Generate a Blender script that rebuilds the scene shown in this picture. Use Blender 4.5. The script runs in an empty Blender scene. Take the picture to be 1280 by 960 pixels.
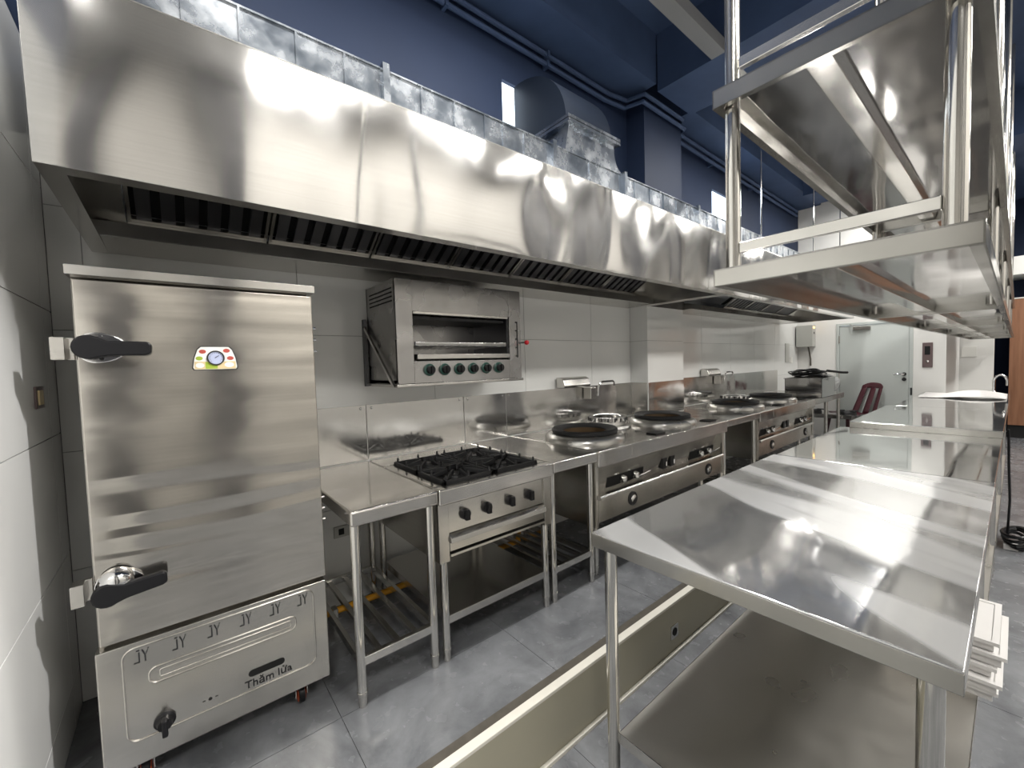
import bpy, math, random
from mathutils import Vector, Matrix
random.seed(7)
C = bpy.context.scene.collection
SC = bpy.context.scene
PI = math.pi

# ------------------------------------------------------------------ camera
F_PX = 516.588
cam_d = bpy.data.cameras.new('camera')
cam = bpy.data.objects.new('camera', cam_d)
C.objects.link(cam)
cam_d.sensor_width = 36.0
cam_d.lens = F_PX * 36.0 / 1280.0
cam_d.clip_start = 0.02
RX = (0.77318718, -0.05260609, 0.63199224)   # world axes seen in the camera (right, down, forward)
RY = (-0.63345432, -0.01647281, 0.77360473)
RZ = (-0.03028563, -0.99847947, -0.04606012)
mat = Matrix(((RX[0], -RX[1], -RX[2], 0.0), (RY[0], -RY[1], -RY[2], 0.0),
              (RZ[0], -RZ[1], -RZ[2], 1.35), (0, 0, 0, 1)))
cam.matrix_world = mat
SC.camera = cam

# ------------------------------------------------------------------ world, exposure
w = bpy.data.worlds.new('world')
SC.world = w
w.use_nodes = True
wb = w.node_tree.nodes['Background']
wb.inputs['Color'].default_value = (0.75, 0.87, 1.0, 1)
wb.inputs['Strength'].default_value = 4.0
SC.view_settings.view_transform = 'Standard'
SC.view_settings.look = 'None'
SC.view_settings.gamma = 1.0
SC.view_settings.use_curve_mapping = False
SC.view_settings.exposure = 0.0
SC.cycles.diffuse_bounces = 2

# aisle lamps, then added unseen panels: x, y, z of centre, length along X, watts
LAMPS = [
    (1.70, 1.38, 3.74, 1.2, 50), (0.40, 1.30, 3.74, 0.8, 40), (4.90, 1.30, 3.74, 1.2, 42), (7.30, 1.20, 3.74, 1.2, 48),  # the last one is hidden, added to brighten the far wall
    (1.40, -2.20, 4.20, 1.2, 62), (2.90, -2.20, 4.20, 1.2, 62), (4.90, -2.20, 4.20, 1.2, 62),
    (7.10, -2.20, 4.20, 1.2, 62), (9.40, -2.20, 4.20, 1.2, 60), (11.0, -0.90, 3.74, 1.2, 40),
    (-1.30, -1.70, 4.20, 1.2, 80),  # unseen panel added to throw light onto the lower shelf
]
LAMP_COL = (1.0, 0.985, 0.95)
SPOT = ((2.0, -1.2, 3.7), (-0.36, 1.42, 0.9), 1000, 24)   # unseen spot added to brighten the left wall: place, aim, watts, beam degrees

# ------------------------------------------------------------------ helpers
ORIG = {}


class MB:
    def __init__(s):
        s.v = []; s.f = []

    def add(s, vs, fs):
        n = len(s.v)
        s.v += [tuple(p) for p in vs]
        s.f += [tuple(i + n for i in q) for q in fs]
        return s

    def box(s, x0, x1, y0, y1, z0, z1):
        return s.add([(x0, y0, z0), (x1, y0, z0), (x1, y1, z0), (x0, y1, z0), (x0, y0, z1), (x1, y0, z1), (x1, y1, z1), (x0, y1, z1)],
                     [(3, 2, 1, 0), (4, 5, 6, 7), (0, 1, 5, 4), (1, 2, 6, 5), (2, 3, 7, 6), (3, 0, 4, 7)])

    def hexa(s, p):
        return s.add(p, [(3, 2, 1, 0), (4, 5, 6, 7), (0, 1, 5, 4), (1, 2, 6, 5), (2, 3, 7, 6), (3, 0, 4, 7)])

    def cyl(s, p0, p1, r, n=16, r1=None):
        p0 = Vector(p0); p1 = Vector(p1)
        r1 = r if r1 is None else r1
        d = (p1 - p0).normalized()
        a = Vector((0, 0, 1)) if abs(d.z) < 0.9 else Vector((1, 0, 0))
        u = d.cross(a).normalized(); t = d.cross(u)
        vs = []
        for (p, q) in ((p0, r), (p1, r1)):
            for k in range(n):
                g = 2 * PI * k / n
                vs.append(p + u * math.cos(g) * q + t * math.sin(g) * q)
        fs = [(k, (k + 1) % n, n + (k + 1) % n, n + k) for k in range(n)]
        fs += [tuple(range(n - 1, -1, -1)), tuple(range(n, 2 * n))]
        return s.add(vs, fs)

    def tube(s, pts, r, n=8):
        pts = [Vector(p) for p in pts]
        m = len(pts); vs = []; prev = None
        for i, p in enumerate(pts):
            d = (pts[min(i + 1, m - 1)] - pts[max(i - 1, 0)]).normalized()
            if prev is None:
                a = Vector((0, 0, 1)) if abs(d.z) < 0.9 else Vector((1, 0, 0))
                u = d.cross(a).normalized()
            else:
                u = (prev - d * prev.dot(d)).normalized()
            prev = u
            t = d.cross(u)
            for k in range(n):
                g = 2 * PI * k / n
                vs.append(p + u * math.cos(g) * r + t * math.sin(g) * r)
        fs = []
        for i in range(m - 1):
            for k in range(n):
                fs.append((i * n + k, i * n + (k + 1) % n, (i + 1) * n + (k + 1) % n, (i + 1) * n + k))
        fs += [tuple(range(n - 1, -1, -1)), tuple(range((m - 1) * n, m * n))]
        return s.add(vs, fs)

    def lathe(s, prof, c, n=32, axis='z', closed=True):
        vs = []; m = len(prof)
        for (r, h) in prof:
            for k in range(n):
                g = 2 * PI * k / n
                a, b = r * math.cos(g), r * math.sin(g)
                if axis == 'z': p = (c[0] + a, c[1] + b, c[2] + h)
                elif axis == 'y': p = (c[0] + a, c[1] - h, c[2] + b)
                else: p = (c[0] - h, c[1] + a, c[2] + b)
                vs.append(p)
        fs = []
        rng = m if closed else m - 1
        for i in range(rng):
            j = (i + 1) % m
            for k in range(n):
                fs.append((i * n + k, i * n + (k + 1) % n, j * n + (k + 1) % n, j * n + k))
        return s.add(vs, fs)

    def prism(s, poly, ax, a0, a1):
        def P(u, v, a):
            return (u, a, v) if ax == 'y' else ((a, u, v) if ax == 'x' else (u, v, a))
        n = len(poly)
        vs = [P(u, v, a0) for u, v in poly] + [P(u, v, a1) for u, v in poly]
        fs = [(k, (k + 1) % n, n + (k + 1) % n, n + k) for k in range(n)]
        fs += [tuple(range(n - 1, -1, -1)), tuple(range(n, 2 * n))]
        return s.add(vs, fs)

    def sheet(s, fn, nu, nv, th=0.0):
        vs = [fn(i / nu, j / nv) for i in range(nu + 1) for j in range(nv + 1)]
        fs = []
        for i in range(nu):
            for j in range(nv):
                a = i * (nv + 1) + j
                fs.append((a, a + nv + 1, a + nv + 2, a + 1))
        return s.add(vs, fs)

    def xf(s, M):
        s.v = [tuple(M @ Vector(p)) for p in s.v]
        return s


def rrect(x0, x1, z0, z1, r, n=5):
    out = []
    for (cx, cz, a0) in ((x1 - r, z1 - r, 0), (x0 + r, z1 - r, 90), (x0 + r, z0 + r, 180), (x1 - r, z0 + r, 270)):
        for k in range(n + 1):
            a = math.radians(a0 + 90 * k / n)
            out.append((cx + r * math.cos(a), cz + r * math.sin(a)))
    return out


def mesh_of(name, mb, o, m):
    me = bpy.data.meshes.new(name)
    me.from_pydata([(p[0] - o[0], p[1] - o[1], p[2] - o[2]) for p in mb.v], [], mb.f)
    me.validate()
    import bmesh
    bm = bmesh.new(); bm.from_mesh(me)
    bmesh.ops.recalc_face_normals(bm, faces=bm.faces)
    bm.to_mesh(me); bm.free()
    for p in me.polygons: p.use_smooth = True
    me.set_sharp_from_angle(angle=0.61)
    if m: me.materials.append(m)
    return me


def thing(name, label, cat, loc, group=None):
    o = bpy.data.objects.new(name, None)
    C.objects.link(o)
    o.location = loc
    o.empty_display_size = 0.05
    o['label'] = label; o['category'] = cat
    if group: o['group'] = group
    ORIG[o] = tuple(loc)
    return o


def part(name, mb, m, parent, bevel=0.0, label=None, stuff=False, solid=0.0, seg=2):
    o0 = ORIG[parent]
    o = bpy.data.objects.new(name, mesh_of(name, mb, o0, m))
    C.objects.link(o)
    o.parent = parent
    ORIG[o] = o0
    if label: o['label'] = label
    if stuff: o['kind'] = 'stuff'
    if solid:
        md = o.modifiers.new('solid', 'SOLIDIFY'); md.thickness = solid; md.offset = 0
    if bevel:
        md = o.modifiers.new('bevel', 'BEVEL'); md.width = bevel; md.segments = seg; md.limit_method = 'ANGLE'
        md.angle_limit = 0.6; md.harden_normals = True
    return o


def solo(name, mb, m, label, cat, group=None, bevel=0.0, solid=0.0):
    xs = [p[0] for p in mb.v]; ys = [p[1] for p in mb.v]; zs = [p[2] for p in mb.v]
    loc = ((min(xs) + max(xs)) / 2, (min(ys) + max(ys)) / 2, min(zs))
    o = bpy.data.objects.new(name, mesh_of(name, mb, loc, m))
    C.objects.link(o)
    o.location = loc
    o['label'] = label; o['category'] = cat
    if group: o['group'] = group
    if solid:
        md = o.modifiers.new('solid', 'SOLIDIFY'); md.thickness = solid; md.offset = 0
    if bevel:
        md = o.modifiers.new('bevel', 'BEVEL'); md.width = bevel; md.segments = 2; md.limit_method = 'ANGLE'; md.angle_limit = 0.6
        md.harden_normals = True
    ORIG[o] = loc
    return o


def struct(name, mb, m, bevel=0.0):
    o = bpy.data.objects.new(name, mesh_of(name, mb, (0, 0, 0), m))
    C.objects.link(o)
    o['kind'] = 'structure'
    ORIG[o] = (0, 0, 0)
    if bevel:
        md = o.modifiers.new('bevel', 'BEVEL'); md.width = bevel; md.segments = 2; md.limit_method = 'ANGLE'
    return o


def kids(o): return [c for c in bpy.data.objects if c.parent == o]


def copy_tree(o, parent=None):
    c = o.copy(); C.objects.link(c)
    if parent: c.parent = parent
    for ch in kids(o): copy_tree(ch, c)
    return c


def inst(name, src, loc, parent):
    """another piece that shares the mesh of src, moved by loc in its parent's space"""
    o = src.copy(); C.objects.link(o); o.parent = parent; o.location = loc
    return o


# ------------------------------------------------------------------ materials
def new_mat(name):
    m = bpy.data.materials.new(name); m.use_nodes = True
    nt = m.node_tree
    return m, nt, nt.nodes['Principled BSDF']


def node(nt, t, **kw):
    n = nt.nodes.new(t)
    for k, v in kw.items():
        if k.startswith('i_'): n.inputs[k[2:].replace('_', ' ')].default_value = v
        else: setattr(n, k, v)
    return n


def plain(name, col, rough=0.5, metal=0.0, spec=0.5, var=0.0, vscale=6.0, coat=0.0, emit=None):
    m, nt, b = new_mat(name)
    b.inputs['Base Color'].default_value = (*col, 1)
    b.inputs['Roughness'].default_value = rough
    b.inputs['Metallic'].default_value = metal
    b.inputs['Specular IOR Level'].default_value = spec
    if coat: b.inputs['Coat Weight'].default_value = coat; b.inputs['Coat Roughness'].default_value = 0.05
    if emit:
        b.inputs['Emission Color'].default_value = (*emit[0], 1); b.inputs['Emission Strength'].default_value = emit[1]
    if var:
        tc = node(nt, 'ShaderNodeTexCoord')
        nz = node(nt, 'ShaderNodeTexNoise'); nz.inputs['Scale'].default_value = vscale; nz.inputs['Detail'].default_value = 6
        nt.links.new(tc.outputs['Object'], nz.inputs['Vector'])
        mx = node(nt, 'ShaderNodeMix', data_type='RGBA')
        mx.inputs['A'].default_value = (*[c * (1 - var) for c in col], 1)
        mx.inputs['B'].default_value = (*[min(1, c * (1 + var)) for c in col], 1)
        nt.links.new(nz.outputs['Fac'], mx.inputs['Factor'])
        nt.links.new(mx.outputs['Result'], b.inputs['Base Color'])
    return m


def steel(name, col=(0.60, 0.585, 0.555), rough=0.2, wave=(1.5, 1.5, 1.5), amp=0.004, aniso=0.0, tang=(0, 0, 1), smudge=0.06, fine=None, haze=0.25, haze_rough=0.5, rot=0, bands=None):
    m, nt, b = new_mat(name)
    b.inputs['Metallic'].default_value = 1.0
    b.inputs['Base Color'].default_value = (*col, 1)
    L = nt.links.new
    tc = node(nt, 'ShaderNodeTexCoord')
    geo = node(nt, 'ShaderNodeNewGeometry')
    mp = node(nt, 'ShaderNodeMapping'); mp.inputs['Scale'].default_value = wave
    if rot:
        vr = node(nt, 'ShaderNodeVectorRotate', rotation_type='Z_AXIS'); vr.inputs['Angle'].default_value = math.radians(rot)
        L(geo.outputs['Position'], vr.inputs['Vector']); L(vr.outputs['Vector'], mp.inputs['Vector'])
    else:
        L(geo.outputs['Position'], mp.inputs['Vector'])
    nz = node(nt, 'ShaderNodeTexNoise'); nz.inputs['Scale'].default_value = 1.0; nz.inputs['Detail'].default_value = 1.0
    nz.inputs['Roughness'].default_value = 0.35
    nz.inputs['Distortion'].default_value = 0.3
    L(mp.outputs['Vector'], nz.inputs['Vector'])
    bp = node(nt, 'ShaderNodeBump'); bp.inputs['Strength'].default_value = 1.0; bp.inputs['Distance'].default_value = amp
    L(nz.outputs['Fac'], bp.inputs['Height'])
    L(bp.outputs['Normal'], b.inputs['Normal'])
    # smudges and rolling marks in the gloss
    n2 = node(nt, 'ShaderNodeTexNoise'); n2.inputs['Scale'].default_value = 5.0; n2.inputs['Detail'].default_value = 2
    L(geo.outputs['Position'], n2.inputs['Vector'])
    mr = node(nt, 'ShaderNodeMapRange'); mr.inputs['From Min'].default_value = 0.3; mr.inputs['From Max'].default_value = 0.7
    mr.inputs['To Min'].default_value = max(0.03, rough - smudge); mr.inputs['To Max'].default_value = rough + smudge
    L(n2.outputs['Fac'], mr.inputs['Value'])
    L(mr.outputs['Result'], b.inputs['Roughness'])
    if fine:
        m3 = node(nt, 'ShaderNodeMapping'); m3.inputs['Scale'].default_value = fine
        L(geo.outputs['Position'], m3.inputs['Vector'])
        n3 = node(nt, 'ShaderNodeTexNoise'); n3.inputs['Scale'].default_value = 1.0; n3.inputs['Detail'].default_value = 3
        L(m3.outputs['Vector'], n3.inputs['Vector'])
        mx = node(nt, 'ShaderNodeMix', data_type='RGBA')
        mx.inputs['A'].default_value = (*[c * 0.88 for c in col], 1); mx.inputs['B'].default_value = (*[min(1, c * 1.1) for c in col], 1)
        L(n3.outputs['Fac'], mx.inputs['Factor']); L(mx.outputs['Result'], b.inputs['Base Color'])
    if aniso:
        b.inputs['Anisotropic'].default_value = aniso
        cx = node(nt, 'ShaderNodeCombineXYZ')
        for i, k in enumerate('XYZ'): cx.inputs[k].default_value = tang[i]
        L(cx.outputs['Vector'], b.inputs['Tangent'])
    if haze:   # the fine scratches of sheet steel scatter part of the light widely
        g = node(nt, 'ShaderNodeBsdfAnisotropic'); g.inputs['Roughness'].default_value = haze_rough
        g.inputs['Color'].default_value = (*col, 1)
        ms = node(nt, 'ShaderNodeMixShader'); ms.inputs['Fac'].default_value = haze
        if bands:   # matte streaks painted in to imitate light and dark reflection bands
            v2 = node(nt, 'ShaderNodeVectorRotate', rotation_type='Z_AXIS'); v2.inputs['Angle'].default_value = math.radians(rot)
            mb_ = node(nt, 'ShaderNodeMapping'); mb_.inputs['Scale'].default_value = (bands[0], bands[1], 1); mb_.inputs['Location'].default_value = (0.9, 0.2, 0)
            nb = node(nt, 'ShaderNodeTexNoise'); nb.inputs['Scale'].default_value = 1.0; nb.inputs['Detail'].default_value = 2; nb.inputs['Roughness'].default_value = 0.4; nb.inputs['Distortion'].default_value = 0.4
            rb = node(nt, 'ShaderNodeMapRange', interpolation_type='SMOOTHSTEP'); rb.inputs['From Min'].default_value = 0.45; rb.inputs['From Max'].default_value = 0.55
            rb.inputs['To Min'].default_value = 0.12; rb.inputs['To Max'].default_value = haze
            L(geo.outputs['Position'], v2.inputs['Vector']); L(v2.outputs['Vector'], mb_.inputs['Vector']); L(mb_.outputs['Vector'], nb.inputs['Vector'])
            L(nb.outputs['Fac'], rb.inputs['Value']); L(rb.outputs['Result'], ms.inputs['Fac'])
        L(b.outputs['BSDF'], ms.inputs[1]); L(g.outputs['BSDF'], ms.inputs[2])
        L(ms.outputs['Shader'], nt.nodes['Material Output'].inputs['Surface'])
    return m


M = {}
M['steel'] = steel('brushed_steel', rough=0.18, amp=0.003, haze=0.12)
M['steel_hood'] = steel('hood_steel', col=(0.66, 0.65, 0.635), rough=0.10, wave=(1.7, 1.7, 0.8), amp=0.06, haze=0.05, aniso=0.25, smudge=0.03, tang=(0, 0, 1), fine=(2, 2, 160))
M['steel_door'] = steel('steamer_door_steel', col=(0.62, 0.59, 0.54), rough=0.12, haze=0.1, wave=(1.3, 1.3, 11), amp=0.011, fine=(3, 3, 120))
M['steel_panel'] = steel('panel_steel', col=(0.58, 0.56, 0.52), haze=0.10, rough=0.20, wave=(1, 1, 1), amp=0.002, aniso=0.6, tang=(0, 0, 1), fine=(3, 3, 200))
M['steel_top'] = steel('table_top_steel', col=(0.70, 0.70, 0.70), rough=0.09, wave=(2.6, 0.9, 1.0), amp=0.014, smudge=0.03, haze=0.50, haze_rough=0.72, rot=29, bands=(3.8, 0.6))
M['steel_mirror'] = steel('polished_top_steel', col=(0.68, 0.68, 0.67), rough=0.06, wave=(0.9, 0.9, 1.0), amp=0.008, smudge=0.03, haze=0.06)
M['steel_counter'] = steel('counter_steel', col=(0.60, 0.58, 0.55), haze=0.16, rough=0.16, wave=(2, 2, 2), amp=0.004, aniso=0.3, tang=(0, 1, 0), fine=(3, 120, 3))
M['steel_shelf'] = steel('shelf_steel', col=(0.62, 0.61, 0.60), rough=0.08, wave=(1.6, 3.0, 1), amp=0.008, smudge=0.03, haze=0.10)
M['steel_low'] = steel('lower_shelf_steel', col=(0.62, 0.60, 0.56), rough=0.33, wave=(2, 2, 2), amp=0.004)
M['steel_back'] = steel('backsplash_steel', col=(0.62, 0.61, 0.59), haze=0.12, rough=0.11, wave=(2.4, 2, 1.6), amp=0.010, aniso=0.3, tang=(0, 0, 1))
M['steel_dark'] = steel('filter_steel', col=(0.17, 0.17, 0.18), rough=0.35, amp=0.001)
M['chrome'] = plain('chrome', (0.78, 0.78, 0.78), 0.07, 1.0)
M['tube'] = steel('tube_steel', col=(0.66, 0.645, 0.61), rough=0.11, wave=(1, 1, 2), amp=0.001, smudge=0.03, haze=0.10)
M['salamander'] = steel('stained_steel', col=(0.42, 0.41, 0.40), haze=0.15, rough=0.28, wave=(3, 3, 3), amp=0.004, smudge=0.12, fine=(9, 9, 9))
M['black'] = plain('black_plastic', (0.007, 0.007, 0.008), 0.32, spec=0.3)
M['iron'] = plain('cast_iron', (0.018, 0.018, 0.019), 0.5, var=0.4, vscale=30)
M['void'] = plain('dark_gap', (0.006, 0.006, 0.006), 0.8)
M['bronze'] = plain('bronze_burner', (0.10, 0.062, 0.028), 0.45, 0.5)
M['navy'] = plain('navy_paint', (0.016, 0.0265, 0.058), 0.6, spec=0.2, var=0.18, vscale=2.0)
M['navy_lit'] = plain('navy_lit_paint', (0.050, 0.078, 0.150), 0.6, spec=0.2, var=0.25, vscale=4.0)  # navy lightened for ceiling parts, lamp scatter put into the colour
M['tile'] = plain('white_wall_tile', (0.74, 0.74, 0.72), 0.09, var=0.03, vscale=1.5)
M['grout'] = plain('tile_grout', (0.36, 0.36, 0.35), 0.8)
M['white_wall'] = plain('white_paint', (0.78, 0.77, 0.74), 0.5, var=0.02, vscale=3)
M['cream_wall'] = plain('cream_paint', (0.52, 0.50, 0.465), 0.5, var=0.04, vscale=2)
M['white_ceiling'] = plain('white_ceiling_paint', (0.55, 0.55, 0.54), 0.6)
M['door'] = plain('pale_door_paint', (0.50, 0.53, 0.51), 0.38)
M['red'] = plain('maroon_plastic', (0.060, 0.004, 0.012), 0.32)
M['wheel'] = plain('castor_red', (0.55, 0.08, 0.02), 0.4)
M['yellow'] = plain('yellow_pipe', (0.65, 0.30, 0.01), 0.4)
M['foam'] = plain('white_foam', (0.72, 0.70, 0.68), 0.6, var=0.04)
M['box_gray'] = plain('grey_enclosure', (0.42, 0.42, 0.39), 0.45)
M['batten'] = plain('grey_batten_paint', (0.20, 0.20, 0.20), 0.45)
M['satin'] = steel('satin_spun_steel', col=(0.62, 0.61, 0.58), rough=0.24, wave=(3, 3, 3), amp=0.004, haze=0.35)
M['elbow'] = plain('dark_navy_duct', (0.008, 0.012, 0.021), 0.45, spec=0.3, var=0.2)
M['lip'] = steel('shelf_lip_steel', col=(0.44, 0.43, 0.40), rough=0.2, amp=0.002, haze=0.15, fine=(9, 9, 9))
M['mauve'] = plain('intercom_mauve', (0.16, 0.115, 0.115), 0.35, 0.5)
M['knob_green'] = plain('knob_green_ring', (0.012, 0.06, 0.045), 0.35)
M['redball'] = plain('red_ball', (0.45, 0.01, 0.02), 0.3)
M['white_print'] = plain('white_print', (0.75, 0.74, 0.70), 0.4)
M['beige'] = plain('step_beige', (0.40, 0.375, 0.285), 0.45, var=0.10, vscale=3)
M['white_trim'] = plain('white_step_trim', (0.74, 0.71, 0.63), 0.5, var=0.08, vscale=9)
M['dirty'] = plain('dirty_mortar', (0.085, 0.075, 0.06), 0.9, var=0.4, vscale=20)
M['pillar'] = plain('added_pillar_paint', (0.035, 0.035, 0.04), 0.4)
M['lampbody'] = plain('lamp_housing', (0.6, 0.6, 0.6), 0.4)
M['lampglow'] = plain('lamp_diffuser', (0.9, 0.9, 0.9), 0.5, emit=((1.0, 0.96, 0.90), 10.0))
M['ind_lamp'] = plain('indicator_lamp', (0.9, 0.5, 0.1), 0.4, emit=((1.0, 0.55, 0.12), 6.0))
M['print_black'] = plain('black_print', (0.01, 0.01, 0.012), 0.5)
M['dial'] = plain('dial_face', (0.42, 0.46, 0.62), 0.25)
M['meat'] = plain('print_red', (0.42, 0.07, 0.05), 0.4)
M['leaf'] = plain('print_green', (0.30, 0.40, 0.04), 0.4)
M['cream'] = plain('print_cream', (0.62, 0.50, 0.28), 0.4)


def galvanized():
    m, nt, b = new_mat('galvanized_sheet')
    L = nt.links.new
    geo = node(nt, 'ShaderNodeNewGeometry')
    n2 = node(nt, 'ShaderNodeTexNoise'); n2.inputs['Scale'].default_value = 7; n2.inputs['Detail'].default_value = 7; n2.inputs['Roughness'].default_value = 0.62
    L(geo.outputs['Position'], n2.inputs['Vector'])
    cr = node(nt, 'ShaderNodeValToRGB')
    cr.color_ramp.elements[0].position = 0.42; cr.color_ramp.elements[0].color = (0.24, 0.27, 0.31, 1)
    cr.color_ramp.elements[1].position = 0.75; cr.color_ramp.elements[1].color = (0.62, 0.64, 0.66, 1)
    L(n2.outputs['Fac'], cr.inputs['Fac']); L(cr.outputs['Color'], b.inputs['Base Color'])
    b.inputs['Metallic'].default_value = 0.95
    rr = node(nt, 'ShaderNodeMapRange'); rr.inputs['To Min'].default_value = 0.10; rr.inputs['To Max'].default_value = 0.42
    L(n2.outputs['Fac'], rr.inputs['Value']); L(rr.outputs['Result'], b.inputs['Roughness'])
    return m


def floor_mat():
    m, nt, b = new_mat('grey_floor_tile')
    L = nt.links.new
    geo = node(nt, 'ShaderNodeNewGeometry')
    n1 = node(nt, 'ShaderNodeTexNoise'); n1.inputs['Scale'].default_value = 3.2; n1.inputs['Detail'].default_value = 9; n1.inputs['Roughness'].default_value = 0.66
    n1.inputs['Distortion'].default_value = 0.6
    L(geo.outputs['Position'], n1.inputs['Vector'])
    r = node(nt, 'ShaderNodeValToRGB')
    r.color_ramp.elements[0].position = 0.32; r.color_ramp.elements[0].color = (0.105, 0.109, 0.117, 1)
    r.color_ramp.elements[1].position = 0.72; r.color_ramp.elements[1].color = (0.26, 0.267, 0.28, 1)
    L(n1.outputs['Fac'], r.inputs['Fac']); L(r.outputs['Color'], b.inputs['Base Color'])
    n2 = node(nt, 'ShaderNodeTexNoise'); n2.inputs['Scale'].default_value = 14; n2.inputs['Detail'].default_value = 4
    L(geo.outputs['Position'], n2.inputs['Vector'])
    mr = node(nt, 'ShaderNodeMapRange'); mr.inputs['To Min'].default_value = 0.14; mr.inputs['To Max'].default_value = 0.36
    L(n2.outputs['Fac'], mr.inputs['Value']); L(mr.outputs['Result'], b.inputs['Roughness'])
    return m


def wood_mat():
    m, nt, b = new_mat('brown_wood_veneer')
    L = nt.links.new
    geo = node(nt, 'ShaderNodeNewGeometry')
    mp = node(nt, 'ShaderNodeMapping'); mp.inputs['Scale'].default_value = (14, 14, 1.2)
    L(geo.outputs['Position'], mp.inputs['Vector'])
    n1 = node(nt, 'ShaderNodeTexNoise'); n1.inputs['Scale'].default_value = 1.0; n1.inputs['Detail'].default_value = 5
    L(mp.outputs['Vector'], n1.inputs['Vector'])
    r = node(nt, 'ShaderNodeValToRGB')
    r.color_ramp.elements[0].position = 0.3; r.color_ramp.elements[0].color = (0.20, 0.085, 0.04, 1)
    r.color_ramp.elements[1].position = 0.7; r.color_ramp.elements[1].color = (0.34, 0.16, 0.085, 1)
    L(n1.outputs['Fac'], r.inputs['Fac']); L(r.outputs['Color'], b.inputs['Base Color'])
    b.inputs['Roughness'].default_value = 0.4
    return m


def bag_mat():
    m, nt, b = new_mat('clear_plastic_film')
    b.inputs['Base Color'].default_value = (0.80, 0.81, 0.81, 1)
    b.inputs['Roughness'].default_value = 0.15
    b.inputs['Alpha'].default_value = 0.55
    geo = node(nt, 'ShaderNodeNewGeometry')
    n1 = node(nt, 'ShaderNodeTexNoise'); n1.inputs['Scale'].default_value = 12; n1.inputs['Detail'].default_value = 3; n1.inputs['Distortion'].default_value = 2
    nt.links.new(geo.outputs['Position'], n1.inputs['Vector'])
    bp = node(nt, 'ShaderNodeBump'); bp.inputs['Distance'].default_value = 0.05
    nt.links.new(n1.outputs['Fac'], bp.inputs['Height']); nt.links.new(bp.outputs['Normal'], b.inputs['Normal'])
    return m


M['galv'] = galvanized(); M['floor'] = floor_mat(); M['wood'] = wood_mat(); M['bag'] = bag_mat()

# ------------------------------------------------------------------ structure
XL = -0.365      # left wall face
YB = 2.443       # back wall face
ZC = 4.30        # ceiling
FL = -0.285      # lower floor
XF = 8.50        # far wall face
YR = -3.4
XE = 13.0

# floors: slabs and the tiles laid on them
fl = struct('floor', MB().box(XL - 0.21, XE, YR, 1.19, FL - 0.12, FL - 0.008).box(-4.0, XL - 0.21, YR, 1.19, FL - 0.12, FL), M['grout'])
fp = struct('floor.001', MB().box(XL, XF, 1.225, YB, -0.25, -0.008), M['grout'])


def tile_floor(parent, x0, x1, y0, y1, z, px, py, g=0.0012):
    src = None
    y = y1
    while y > y0 + 0.02:
        ya = max(y - py, y0)
        x = x0
        while x < x1 - 0.02:
            xb = min(x + px, x1)
            full = abs(xb - x - px) < 1e-4 and abs(y - ya - py) < 1e-4
            if full:
                if src is None:
                    me = mesh_of('floor_tile', MB().box(g, px - g, -py + g, -g, -0.008, 0), (0, 0, 0), M['floor'])
                    src = me
                o = bpy.data.objects.new('floor_tile', src); o.location = (x, y, z)
            else:
                o = bpy.data.objects.new('floor_tile', mesh_of('floor_tile', MB().box(g, xb - x - g, ya - y + g, -g, -0.008, 0), (0, 0, 0), M['floor']))
                o.location = (x, y, z)
            C.objects.link(o); o.parent = parent
            x = xb
        y = ya


tile_floor(fp, XL, XF, 1.225, YB, 0.0, 0.8, 0.8)
tile_floor(fl, XL, XE, YR, 1.19, FL, 0.8, 0.8)

# the step between the two floors
st = struct('trim_1', MB().box(XL, XF, 1.19, 1.226, FL - 0.05, -0.012), M['beige'])
part('mortar_edge', MB().box(XL, XF, 1.224, 1.262, -0.006, 0.003), M['dirty'], st)
part('nosing', MB().box(XL, XF, 1.188, 1.226, -0.012, 0.004), M['white_trim'], st, bevel=0.003)
part('base_strip', MB().box(XL, XF, 1.172, 1.19, FL - 0.005, FL + 0.016), M['white_trim'], st, bevel=0.003)
dp = part('drain_plate', MB().box(2.05, 2.125, 1.186, 1.191, -0.20, -0.125), M['steel'], st, label='small square steel plate with a dark hole')
part('drain_hole', MB().lathe([(0.0001, 0), (0.022, 0), (0.022, 0.003), (0.0001, 0.003)], (2.088, 1.187, -0.163), 16, 'y'), M['void'], dp)

# back wall: white tile below, navy paint above, two slots where the ducts pass through
wbk = MB()
ZT = 2.30
wbk.box(XL - 0.2, XF + 0.2, YB + 0.008, YB + 0.2, -0.3, ZT)
slots = [(1.985, 2.62, 3.10, 3.46), (5.30, 5.95, 3.00, 3.46)]
xs = XL - 0.2
for (a, b_, z0, z1) in slots:
    wbk.box(xs, a, YB, YB + 0.03, ZT, ZC)
    wbk.box(a, b_, YB, YB + 0.03, ZT, z0)
    wbk.box(a, b_, YB, YB + 0.03, z1, ZC)
    xs = b_
wbk.box(xs, XF + 0.2, YB, YB + 0.03, ZT, ZC)
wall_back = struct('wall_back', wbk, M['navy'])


def tile_wall(parent, fn, u0, u1, us, zs, g=0.0018):
    """tiles between the vertical joints us and the level joints zs; fn maps (u0,u1,z0,z1) to a box"""
    for i in range(len(us) - 1):
        for j in range(len(zs) - 1):
            a, b2 = max(us[i], u0), min(us[i + 1], u1)
            if b2 - a < 0.01: continue
            part('wall_tile', MB().box(*fn(a + g, b2 - g, zs[j] + g, zs[j + 1] - g)), M['tile'], parent)


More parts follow.
